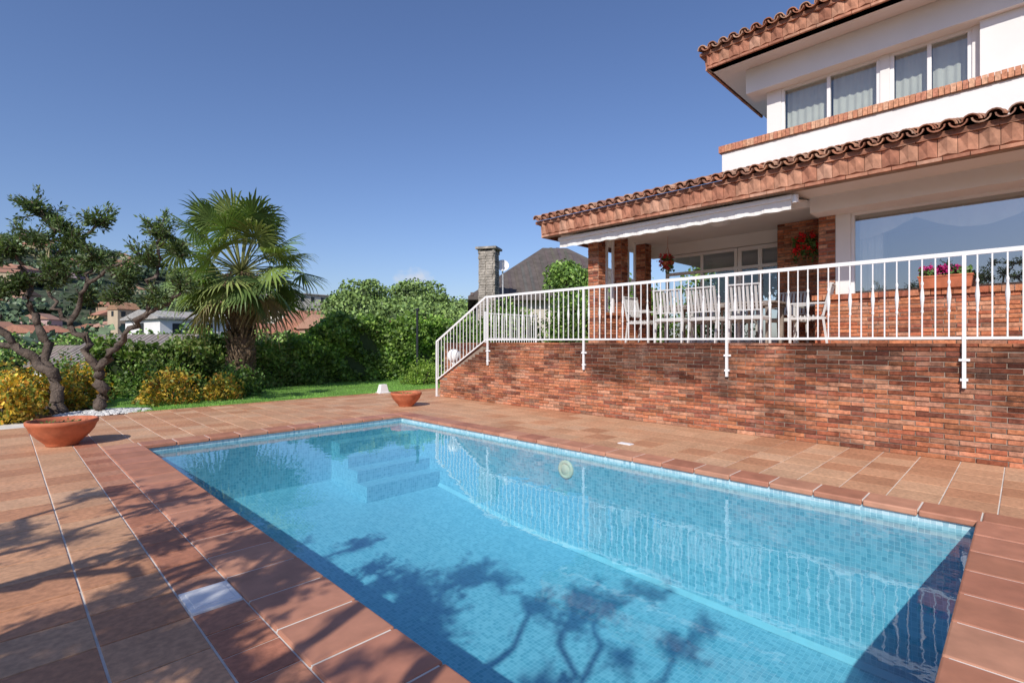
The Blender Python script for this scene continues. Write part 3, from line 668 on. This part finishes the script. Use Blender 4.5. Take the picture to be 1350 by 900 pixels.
IV=[(.15,.26,.055),(.19,.32,.065),(.11,.20,.05),(.25,.37,.085),(.09,.16,.045)]
hedge('ivy_hedge',6.6,14.5,16.4,17.3,2.2,26000,.13,[(.19,.32,.06),(.24,.39,.075),(.14,.25,.055),(.31,.45,.10),(.10,.18,.045)],hfun=lambda x: 1.45+ .62*min(max((x-7.2)/1.2,0),1))
hedge('low_hedge',1.6,6.7,16.3,17.2,1.22,12000,.11,[(.14,.24,.06),(.19,.30,.07),(.24,.29,.09)])
YB=[(.66,.43,.05),(.52,.40,.07),(.26,.30,.06),(.68,.33,.06),(.18,.24,.05),(.72,.5,.08)]
def bush(name,c,rx,ry,rz,n,size,pal):
    e=empty(name); P=rng.normal(size=(n,3)); P/=np.linalg.norm(P,axis=1)[:,None]; P[:,2]=np.abs(P[:,2])*1.0
    ang=np.arctan2(P[:,1],P[:,0]); rr=(.62+.38*rng.random(n))*(1+.18*np.sin(ang*5+P[:,2]*6)+.12*np.sin(ang*11))
    P=P*rr[:,None]*np.array([rx,ry,rz])+np.array(c); P[:,2]=np.maximum(P[:,2],c[2]+.01)
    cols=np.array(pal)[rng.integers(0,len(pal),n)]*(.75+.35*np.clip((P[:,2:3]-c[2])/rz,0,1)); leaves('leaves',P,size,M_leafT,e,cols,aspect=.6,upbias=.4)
    mb=MB()
    for k in range(9):
        a=random.random()*6.28; mb.tube([(c[0],c[1],c[2]),(c[0]+math.cos(a)*rx*.5,c[1]+math.sin(a)*ry*.5,c[2]+rz*.75)],[.02,.008],5)
    mb.build('stems',M_bark,e)
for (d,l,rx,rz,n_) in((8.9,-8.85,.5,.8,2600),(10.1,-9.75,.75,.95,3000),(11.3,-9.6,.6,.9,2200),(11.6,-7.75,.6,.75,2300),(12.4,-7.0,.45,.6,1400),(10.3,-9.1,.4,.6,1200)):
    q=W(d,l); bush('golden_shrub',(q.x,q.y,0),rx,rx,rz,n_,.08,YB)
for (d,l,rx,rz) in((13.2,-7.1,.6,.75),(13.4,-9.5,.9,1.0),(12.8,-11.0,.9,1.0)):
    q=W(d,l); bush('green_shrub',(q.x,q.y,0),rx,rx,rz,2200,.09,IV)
q=W(17.0,-2.9); bush('lime_shrub',(q.x,q.y,0),.8,.6,.75,3000,.07,[(.28,.42,.07),(.33,.46,.08),(.18,.30,.05)])
for x,y,r,h in((13.4,13.6,1.2,1.35),(16.0,12.6,1.1,1.9),(18.5,11.2,1.5,2.3),(20.5,9.0,1.6,2.4),(20,14,1.8,1.2)):
    bush('terrace_shrub',(x,y,TZ if x<19 else 0),r,r,h if x<19 else h+1.6,5200,.14,IV)
def roundtree(name,c,trunk,R,n,size,pal):
    e=empty(name); mb=MB(); c=Vector(c); top=c+Vector((0,0,trunk)); mb.tube([c,c+Vector((.1,.05,trunk*.5)),top],[.22,.17,.13],8,rough=.2)
    P=[];C=[]
    for k in range(16):
        v_=Vector(rng.normal(size=3)); v_.normalize(); v_.z=abs(v_.z)*.9-.15; cc=top+Vector((v_.x*R*.65,v_.y*R*.65,R*.35+v_.z*R*.7)); mb.tube([top,(top+cc)/2+Vector((0,0,.1)),cc],[.08,.05,.02],5)
        m_=n//16; Q=rng.normal(size=(m_,3)); Q/=np.linalg.norm(Q,axis=1)[:,None]; Q*=(R*.42*(.6+.45*rng.random(m_)))[:,None]; Q+=np.array(cc); P.append(Q)
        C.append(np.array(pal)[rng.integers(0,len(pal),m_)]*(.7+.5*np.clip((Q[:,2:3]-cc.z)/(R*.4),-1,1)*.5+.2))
    mb.build('trunk',M_bark,e); leaves('crown',np.concatenate(P),size,M_leaf,e,np.concatenate(C),aspect=.6)
roundtree('leafy_tree',(17.3,14.2,-2),5.0,1.5,8000,.14,IV)
roundtree('leafy_tree',(18.6,7.2,0),2.6,2.0,6000,.16,IV)

# ------------------------------------------------------------ olive trees
OL=[(.085,.13,.045),(.11,.165,.055),(.15,.20,.08),(.065,.105,.04)]
def limbpath(p0,p1,n=6,j=.07):
    p0=Vector(p0);p1=Vector(p1); L=(p1-p0).length; out=[p0]
    for i in range(1,n):
        t=i/n; out.append(p0.lerp(p1,t)+Vector(rng.normal(size=3))*j*L*math.sin(math.pi*t)*.9)
    return out+[p1]
def olive(name,base,branches,clumps,nl=560,rs_=.78,leafsize=.085):
    e=empty(name); latd=Vector((1/R2,-1/R2,0)); dpd=Vector((1/R2,1/R2,0)); base=Vector(base)
    T=lambda q: base+latd*q[0]+dpd*q[1]+Vector((0,0,q[2]))
    mb=MB()
    for p0,p1,r0,r1 in branches:
        r0*=rs_;r1*=rs_
        pth=limbpath(T(p0),T(p1),7,.07); n_=len(pth); rr=[(r0+(r1-r0)*i/(n_-1))*(1+random.uniform(-.14,.2)) for i in range(n_)]
        mb.tube(pth,rr,9,rough=.22,col=(random.uniform(.8,1.2),)*3)
        mb.lathe(T(p0),[(.001,-r0*.9),(r0*.8,-r0*.5),(r0*1.02,0),(r0*.8,r0*.5),(.001,r0*.9)],8)
        if r0<.1:
            for s in range(3):
                t=random.uniform(.2,.95); q=T(p0).lerp(T(p1),t); v_=Vector(rng.normal(size=3)); v_.z=abs(v_.z)+.3; v_.normalize(); mb.tube([q,q+v_*random.uniform(.15,.35)],[.01,.004],4)
    P=[];C=[];D=[]
    for (a,b,z,r) in clumps:
        c=T((a,b,z))
        for k in range(int(10+r*30)):
            v_=Vector(rng.normal(size=3)); v_.normalize(); v_.z=v_.z*.8+.35; tip=c+v_*r*random.uniform(.5,1.45)
            pth=limbpath(c,tip,4,.12); mb.tube(pth,[.018,.014,.010,.007,.004],4)
            m_=int(nl*r/ .35/ 9)
            for s in range(m_):
                t=random.random()**.55; q=pth[min(int(t*4),3)].lerp(pth[min(int(t*4)+1,4)],(t*4)%1); off=rng.normal(size=3)*.045
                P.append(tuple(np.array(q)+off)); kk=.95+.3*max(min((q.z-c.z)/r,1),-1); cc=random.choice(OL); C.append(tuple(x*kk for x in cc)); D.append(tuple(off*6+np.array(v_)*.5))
    mb.build('trunk_and_limbs',M_bark,e,smooth=True); leaves('foliage',P,leafsize,M_leafT,e,C,aspect=.34,dirs=D)
k=.0148
def PXL(px,py,dep=0): return ((px-75)*k,dep,(545-py)*k)
b1=[(PXL(82,548),PXL(70,500,.05),.17,.13),(PXL(70,500,.05),PXL(25,455,-.1),.12,.09),(PXL(25,455,-.1),PXL(-25,400,-.2),.08,.06),(PXL(-25,400,-.2),PXL(-10,340,-.2),.055,.04),
 (PXL(70,500,.05),PXL(38,430,.2),.11,.085),(PXL(38,430,.2),PXL(28,375,.2),.08,.06),(PXL(28,375,.2),PXL(75,325,.25),.055,.045),(PXL(75,325,.25),PXL(45,285,.2),.045,.03),(PXL(75,325,.25),PXL(108,290,.4),.04,.03),
 (PXL(28,375,.2),PXL(25,330,-.1),.045,.03),(PXL(25,455,-.1),PXL(-60,440,-.3),.07,.05),(PXL(45,285,.2),PXL(28,262,.2),.03,.02)]
c1=[(*PXL(35,278,.2),.34),(*PXL(65,300,.3),.26),(*PXL(108,290,.4),.28),(*PXL(85,320,.1),.30),(*PXL(45,315,.0),.30),(*PXL(22,335,-.1),.26),(*PXL(-8,340,-.2),.36),(*PXL(60,350,.1),.28),(*PXL(25,375,.1),.28),(*PXL(-45,410,-.3),.40),(*PXL(10,385,0),.24)]
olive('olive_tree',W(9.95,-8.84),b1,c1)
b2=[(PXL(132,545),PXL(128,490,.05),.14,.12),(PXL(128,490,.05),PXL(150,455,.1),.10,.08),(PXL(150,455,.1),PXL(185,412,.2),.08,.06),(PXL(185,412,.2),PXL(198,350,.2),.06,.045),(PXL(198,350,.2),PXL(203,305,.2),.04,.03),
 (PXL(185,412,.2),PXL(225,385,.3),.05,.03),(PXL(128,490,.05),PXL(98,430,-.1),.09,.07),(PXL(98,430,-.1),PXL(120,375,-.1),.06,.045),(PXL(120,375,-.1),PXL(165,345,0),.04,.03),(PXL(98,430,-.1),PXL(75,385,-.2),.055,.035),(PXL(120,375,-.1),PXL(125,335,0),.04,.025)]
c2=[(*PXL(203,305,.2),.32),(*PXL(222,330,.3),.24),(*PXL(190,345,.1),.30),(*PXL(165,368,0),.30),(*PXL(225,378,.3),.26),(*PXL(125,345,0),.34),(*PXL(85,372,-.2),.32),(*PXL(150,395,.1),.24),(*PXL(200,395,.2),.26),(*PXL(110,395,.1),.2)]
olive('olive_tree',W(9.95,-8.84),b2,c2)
def sidetree(x,y,s=1.0,sd_=1):
    br=[((0,0,0),(.1,0,1.1*s),.2,.16)];cl=[]
    for i in range(6):
        a=i*1.05+random.random()*.5+sd_; r=random.uniform(.5,.8)*s; m1=(math.cos(a)*r,math.sin(a)*r,(1.7+random.random()*.5)*s); br.append(((.1,0,1.1*s),m1,.12,.085))
        for j in range(3):
            a2=a+random.uniform(-.8,.8); r2=random.uniform(1.0,1.8)*s; m2=(math.cos(a2)*r2,math.sin(a2)*r2,(2.3+random.random()*1.4)*s); br.append((m1,m2,.06,.03)); cl.append((*m2,random.uniform(.2,.34)))
            m3=(m2[0]+random.uniform(-.5,.5),m2[1]+random.uniform(-.5,.5),m2[2]+random.uniform(.1,.6)); br.append((m2,m3,.03,.012)); cl.append((*m3,random.uniform(.14,.24)))
    olive('olive_tree',(x,y,0),br,cl,nl=190)
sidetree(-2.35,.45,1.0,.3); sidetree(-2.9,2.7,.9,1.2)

# ------------------------------------------------------------ palm
palm=empty('fan_palm'); pb=W(14.4,-7.62); hT=3.2
mb=MB(); path=[pb+Vector((.03*math.sin(t*3),.02,t*hT)) for t in np.linspace(0,1,26)]
rr=[(.42 if i==0 else .31+.05*math.sin(i*.9)*.5+ (.07 if i>18 else 0)+random.uniform(-.02,.02)) for i in range(26)]
mb.tube(path,rr,18,rough=.16)
for i in range(520):
    t=random.random()**.8; z=t*hT; a=random.random()*6.28; r=.31+(.06 if t>.7 else 0)
    o=pb+Vector((math.cos(a)*r,math.sin(a)*r,z)); q=o+Vector((math.cos(a)*.08,math.sin(a)*.08,.14)); mb.bar(o,q,.05,.02,col=(random.uniform(.6,1.6),)*3)
mb.build('trunk',M_fiber,palm)
mb=MB(); top=pb+Vector((0,0,hT+.15))
nf=62
for i in range(nf):
    t=i/(nf-1); el=math.radians(86-132*t**.95)+random.uniform(-.1,.1); az=i*2.39996+random.uniform(-.3,.3)
    h=Vector((math.cos(az),math.sin(az),0)); d0=(h*math.cos(el)+Vector((0,0,1))*math.sin(el)).normalized()
    L=random.uniform(1.05,1.65)*(1.05 if el>0 else .9)
    p1=top+d0*L*.5; d1=(d0+Vector((0,0,-.14))).normalized(); p2=p1+d1*L*.5
    d1=(d1+Vector((0,0,-.10))).normalized()
    dead=el<math.radians(-34)
    gc=(.30,.24,.12) if dead else random.choice([(.13,.20,.055),(.17,.24,.06),(.10,.16,.045),(.24,.29,.09)])
    mb.tube([top,p1,p2],[.024,.018,.014],4,col=(.26,.28,.10))
    side=d1.cross(Vector((0,0,1))); 
    if side.length<.05: side=Vector((1,0,0))
    side.normalize(); nrm=side.cross(d1).normalized()
    tw=random.uniform(-.9,.9); side=(side*math.cos(tw)+nrm*math.sin(tw)).normalized(); nrm=side.cross(d1).normalized()
    ns_=26; RL=random.uniform(.84,1.1)
    for s in range(ns_):
        ph=math.radians(-115+230*s/(ns_-1))+random.uniform(-.04,.04)
        v_=(d1*math.cos(ph)+side*math.sin(ph)+nrm*(-.22*abs(math.sin(ph)))).normalized(); w_=v_.cross(nrm).normalized()
        ll=RL*(.74+.26*math.cos(ph*.6))*random.uniform(.88,1.06)
        a=p2+v_*.03; b=p2+v_*ll*.5; dr=random.uniform(.06,.28)*(2.0 if dead else 1); c=p2+v_*ll*.8+Vector((0,0,-dr*.35)); e_=p2+v_*ll*.98+Vector((0,0,-dr*1.1))
        ww=.035*RL
        kk=random.uniform(.75,1.25); cc=tuple(x*kk for x in gc)
        mb.add([a-w_*.006,a+w_*.006,b+w_*ww,b+nrm*(-.012),b-w_*ww,c+w_*ww*.5,c-w_*ww*.5,e_],[(0,1,2,3),(0,3,4),(3,2,5,6),(3,6,4),(6,5,7)],cc)
mb.build('fronds',M_palm,palm)

# ------------------------------------------------------------ neighbours, town
def gable(name,c,rot,w,dp,zb,ze,rh,wc,rc,over=.4,hip=False,win=True,chim=False):
    e=empty(name); M=Matrix.Translation(Vector((c[0],c[1],0)))@Matrix.Rotation(rot,4,'Z'); mb=MB()
    q=[(-w/2,-dp/2),(w/2,-dp/2),(w/2,dp/2),(-w/2,dp/2)]; vs=[M@Vector((x,y,zb)) for x,y in q]+[M@Vector((x,y,ze)) for x,y in q]+[M@Vector((-w/2,0,ze+(0 if hip else rh))),M@Vector((w/2,0,ze+(0 if hip else rh)))]
    mb.add(vs,[(0,1,5,4),(1,2,6,9,5),(2,3,7,6),(3,0,4,8,7)],wc); mb.build('walls',M_cheapwall,e)
    mb=MB(); o=over; rx=w/2+o-(dp/2 if hip else 0); zo=ze-o*rh/(dp/2)
    vs=[M@Vector(p) for p in((-w/2-o,-dp/2-o,zo),(w/2+o,-dp/2-o,zo),(w/2+o,dp/2+o,zo),(-w/2-o,dp/2+o,zo),(-rx,0,ze+rh+.05),(rx,0,ze+rh+.05))]
    vs+=[v_-Vector((0,0,.18)) for v_ in vs]
    mb.add(vs,[(0,1,5,4),(2,3,4,5),(1,2,5),(3,0,4),(0,6,7,1),(1,7,8,2),(2,8,9,3),(3,9,6,0),(7,6,10,11),(9,8,11,10)],rc)
    for sgn in(-1,1):
        for kx in range(int((w+2*o)/.4)):
            x=-w/2-o+.2+kx*.4; t=1.0
            if hip: t=min(1,(w/2+o-abs(x))/(dp/2+o))
            a=M@Vector((x,sgn*(dp/2+o),zo+.02)); b_=M@Vector((x,sgn*(dp/2+o)*(1-t),zo+(ze+rh-zo)*t+.05)); mb.bar(a,b_,.16,.05,tuple(v_*random.uniform(.88,1.1) for v_ in rc))
    mb.build('roof',M_slate,e)
    if win:
        mb=MB()
        for side in(-1,1):
            k_=max(2,int(w/2.6))
            for i in range(k_):
                x=-w/2+(i+.5)*w/k_
                for zz in np.arange(ze-1.9,zb+.5,-2.8):
                    mb.obox(M@Matrix.Translation((x,side*(dp/2+.01),zz+.6)),.9,.06,1.2)
        for side in(-1,1): mb.obox(M@Matrix.Translation((side*(w/2+.01),0,ze-1.2)),.06,1.0,1.2)
        mb.build('windows',M_dark,e)
    if chim:
        mb=MB(); mb.obox(M@Matrix.Translation((w*.25,dp*.15,ze+rh*.9)),.6,.6,1.4,wc); mb.build('chimney',M_cheapwall,e)
WC=[(.72,.70,.66),(.66,.58,.46),(.60,.42,.28),(.70,.66,.60),(.62,.50,.36)]; RR=[(.42,.20,.13),(.36,.18,.12),(.45,.26,.18)]
qn=W(31,2.6); gable('neighbour_house',(qn.x,qn.y),math.radians(-40),9.5,9,-3,4.0,3.0,(.55,.50,.42),(.12,.10,.09),over=.5,hip=True)
e=empty('stone_chimney'); c=W(24,-1.08); mb=MB()
mb.obox(Matrix.Translation((c.x,c.y,1.4))@Matrix.Rotation(.5,4,'Z'),.72,.72,8.4)
for i in range(34):
    for a in range(4):
        for b_ in range(2):
            Mx=Matrix.Translation((c.x,c.y,1.55+i*.12))@Matrix.Rotation(.5+a*math.pi/2,4,'Z')@Matrix.Translation((.36,-.18+b_*.36+random.uniform(-.04,.04),0)); mb.obox(Mx,.06+random.uniform(0,.05),.30,.105)
mb.build('shaft',M_stone,e)
mb=MB(); mb.obox(Matrix.Translation((c.x,c.y,5.72))@Matrix.Rotation(.5,4,'Z'),1.0,1.0,.1); 
for a in range(4):
    Mx=Matrix.Translation((c.x,c.y,5.58))@Matrix.Rotation(.5+a*math.pi/2+.785,4,'Z')@Matrix.Translation((.48,0,0)); mb.obox(Mx,.12,.12,.2)
mb.build('cap',M_stone,e)
c=W(24.5,-.45,5.0); R_=Matrix.Translation(c)@Vector((-.6,-.7,.35)).to_track_quat('Z','Y').to_matrix().to_4x4(); mb=MB()
d_=MB(); d_.lathe((0,0,0),[(.001,0),(.12,.01),(.22,.04),(.30,.08)],20)
mb.add([R_@Vector(v_) for v_ in d_.v],d_.f); mb.bar(c,c+Vector((0,0,-1.6)),.05); mb.bar(c,R_@Vector((0,0,.35)),.02); mb.bar(R_@Vector((0,-.28,.06)),R_@Vector((0,0,.35)),.02); mb.build('satellite_dish',M_whitemetal)
def place(px,d): l=(px-675)/675*d; return W(d,l)
def th_(px,d,w,dp,ztop,rh,wc,rc,rot=0,**kw):
    q=place(px,d); zb=hh(q.x,q.y)-1; gable('town_house',(q.x,q.y),rot,w,dp,zb,ztop-rh,rh,wc,rc,**kw)
q=place(195,33); gable('white_cottage',(q.x,q.y),math.radians(-60),7.5,5.5,-7,.2,1.6,(.78,.77,.74),(.24,.21,.19))
q=place(120,46); gable('white_cottage',(q.x,q.y),math.radians(-50),6,5,-7,-.4,1.4,(.78,.76,.72),(.26,.22,.19))
th_(250,62,10,9,4.9,.8,(.78,.77,.75),(.40,.38,.36),.2); th_(285,70,9,8,3.4,1.0,(.74,.72,.69),RR[0],.5)
th_(428,95,13,10,7.0,2.2,WC[1],RR[0],-.4); th_(412,82,9,8,5.2,1.6,WC[3],RR[0],.3); th_(447,76,8,8,5.2,1.6,WC[2],RR[2],.1,chim=True)
th_(572,50,5,5,3.6,1.2,WC[3],RR[1],.5); th_(520,52,6,5,3.4,1.2,WC[1],RR[0],.2); th_(405,130,16,10,13.5,.5,(.62,.58,.50),(.30,.28,.26),.1); th_(50,100,9,7,4.5,1.2,WC[1],RR[0],.8); th_(350,75,9,8,4.0,1.4,WC[2],RR[0],.4)
th_(430,150,14,11,14.5,2.5,WC[2],RR[1],.2)
q=place(163,120); gable('bell_tower',(q.x,q.y),.3,4.5,4.5,-6,9.0,1.5,(.50,.40,.28),(.35,.2,.12),over=.2,hip=False)
mb=MB()
for i in range(190):
    a=math.radians(random.uniform(48,97)); r=random.uniform(130,540)**1.0; x,y=r*math.cos(a),r*math.sin(a); zb=hh(x,y); w,dp,h=random.uniform(8,14),random.uniform(7,10),random.uniform(4,7); ro=random.random()*3
    M=Matrix.Translation((x,y,zb))@Matrix.Rotation(ro,4,'Z'); wc=tuple(v_*random.uniform(.6,.9) for v_ in random.choice(WC)); rc=random.choice(RR)
    mb.obox(M@Matrix.Translation((0,0,h/2-1)),w,dp,h+2,wc)
    vs=[M@Vector(p) for p in((-w/2-.4,-dp/2-.4,h),(w/2+.4,-dp/2-.4,h),(w/2+.4,dp/2+.4,h),(-w/2-.4,dp/2+.4,h),(-w/2-.4,0,h+2),(w/2+.4,0,h+2))]
    mb.add(vs,[(0,1,5,4),(2,3,4,5),(1,2,5),(3,0,4)],rc)
    for kx in(-.3,0,.3):
        for sd in(-1,1): mb.obox(M@Matrix.Translation((w*kx,sd*dp/2,h*.6)),1.0,.2,1.5,(.06,.06,.07))
mb.build('distant_town',M_cheapwall)
def mass(name,spots,size,pal,flat=.5,inner=(.05,.075,.03)):
    e=empty(name); P=[];C=[]; mb=MB()
    for (x,y,zb,hgt,R,n_) in spots:
        lob=8
        for k_ in range(lob):
            a=random.random()*6.28; r=math.sqrt(random.random())*R*.7; c=np.array([x+r*math.cos(a),y+r*math.sin(a),zb+hgt-R*flat*.5+random.uniform(-.2,.25)*R*flat]); m_=n_//lob
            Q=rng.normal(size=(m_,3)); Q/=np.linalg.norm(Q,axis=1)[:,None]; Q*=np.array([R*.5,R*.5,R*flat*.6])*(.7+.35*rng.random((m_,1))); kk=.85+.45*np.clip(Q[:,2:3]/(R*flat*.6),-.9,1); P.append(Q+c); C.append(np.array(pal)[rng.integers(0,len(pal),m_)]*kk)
        mb.tube([(x,y,zb),(x+.1*R,y,zb+hgt-R*flat)],[.05*R+.1,.04*R],5)
        mb.lathe((x,y,zb+hgt-R*flat*.55),[(.01,-R*flat*.35),(R*.6,-R*flat*.1),(R*.6,R*flat*.12),(.01,R*flat*.3)],9,mi=1)
    mb.build('trunks',[M_bark,simple(name+'_in',inner,1,.2,1,0)],e); leaves('crowns',np.concatenate(P),size,M_leaf,e,np.concatenate(C),aspect=.8)
sp=[]
for row,(dd,lo) in enumerate(((84,0),(70,-16))):
    for px in range(450,628,16):
        d=dd+random.uniform(-7,7); q=place(px+random.uniform(-7,7),d); zb=hh(q.x,q.y); f_=1.0 if px<590 else .75; top=1.4+ (random.uniform(52,76)+lo)*d/675*f_; sp.append((q.x,q.y,zb,top-zb,random.uniform(3.6,5.4),1900))
mass('umbrella_pines',sp,.42,[(.15,.225,.07),(.19,.275,.08),(.12,.185,.065)],flat=.75,inner=(.07,.10,.05))  # lighter, hazier greens: aerial haze put into the leaf colours
sp=[]
for i in range(30):
    px=random.uniform(230,620); d=random.uniform(34,60); q=place(px,d); zb=hh(q.x,q.y); top=1.4+random.uniform(-14,16)*d/675; sp.append((q.x,q.y,zb,max(top-zb,2),random.uniform(1.3,2.2),800))
for i in range(46):
    px=random.uniform(-40,240); d=random.uniform(48,95); q=place(px,d); zb=hh(q.x,q.y); top=1.4+random.uniform(-25,14)*d/675; sp.append((q.x,q.y,zb,max(top-zb,2),random.uniform(1.6,3.0),700))
mass('garden_trees',sp,.32,IV+[(.20,.20,.10)],flat=.9)
sp=[]
for i in range(620):
    a=math.radians(random.uniform(44,98)); r=random.uniform(95,660); x,y=r*math.cos(a),r*math.sin(a); sp.append((x,y,hh(x,y),random.uniform(5,9),random.uniform(5,10),110))
mass('hillside_woods',sp,1.6,[(.09,.135,.075),(.10,.15,.08),(.075,.115,.07)],flat=.7,inner=(.06,.085,.05))  # greyed greens carry the same painted distance haze as the hills

# ------------------------------------------------------------ light, sky, camera
EL=math.radians(38); hdir=Vector((.90,.43,0)).normalized()
sd=Vector((hdir.x*math.cos(EL),hdir.y*math.cos(EL),-math.sin(EL)))
L=bpy.data.lights.new('sun','SUN'); L.energy=4.5; L.angle=math.radians(.53); L.color=(1,.94,.86)
so=bpy.data.objects.new('sun',L); so.rotation_euler=sd.to_track_quat('-Z','Y').to_euler(); S.collection.objects.link(so)
w=bpy.data.worlds.new('World'); S.world=w; w.use_nodes=True; nt=w.node_tree; bg=nt.nodes['Background']
sk=N(nt,'ShaderNodeTexSky',sky_type='NISHITA'); sk.sun_disc=False; sk.sun_elevation=EL; sk.sun_rotation=math.atan2(-hdir.x,-hdir.y); sk.air_density=1.15; sk.dust_density=.9; sk.ozone_density=4.5; sk.altitude=100
tc=N(nt,'ShaderNodeTexCoord'); c0=Vector((.557,.823,.1185))
sub=N(nt,'ShaderNodeVectorMath',operation='SUBTRACT'); sub.inputs[1].default_value=c0; nt.links.new(tc.outputs['Generated'],sub.inputs[0])
ml=N(nt,'ShaderNodeVectorMath',operation='MULTIPLY'); ml.inputs[1].default_value=(1/.045,1/.045,1/.020); nt.links.new(sub.outputs[0],ml.inputs[0])
ln=N(nt,'ShaderNodeVectorMath',operation='LENGTH'); nt.links.new(ml.outputs[0],ln.inputs[0])
nz=N(nt,'ShaderNodeTexNoise'); nz.inputs['Scale'].default_value=38; nz.inputs['Detail'].default_value=6; nt.links.new(tc.outputs['Generated'],nz.inputs['Vector'])
s1=N(nt,'ShaderNodeMath',operation='MULTIPLY_ADD'); nt.links.new(nz.outputs['Fac'],s1.inputs[0]); s1.inputs[1].default_value=2.2; s1.inputs[2].default_value=-.2
s2=N(nt,'ShaderNodeMath',operation='SUBTRACT'); s2.use_clamp=True; nt.links.new(s1.outputs[0],s2.inputs[0]); nt.links.new(ln.outputs['Value'],s2.inputs[1])
mx=N(nt,'ShaderNodeMix',data_type='RGBA'); nt.links.new(s2.outputs[0],mx.inputs[0])
tint=mul(nt,sk.outputs[0],(.98,.97,1.15)); nt.links.new(tint,mx.inputs[6]); mx.inputs[7].default_value=(6,6.3,7,1)
nt.links.new(mx.outputs[2],bg.inputs[0]); bg.inputs[1].default_value=.112
cam=bpy.data.cameras.new('camera'); cam.lens=18; cam.sensor_width=36; cam.clip_end=12000; cam.clip_start=.05
co=bpy.data.objects.new('camera',cam); co.location=(0,0,1.4); co.rotation_euler=(math.radians(90),0,math.radians(-45)); S.collection.objects.link(co); S.camera=co
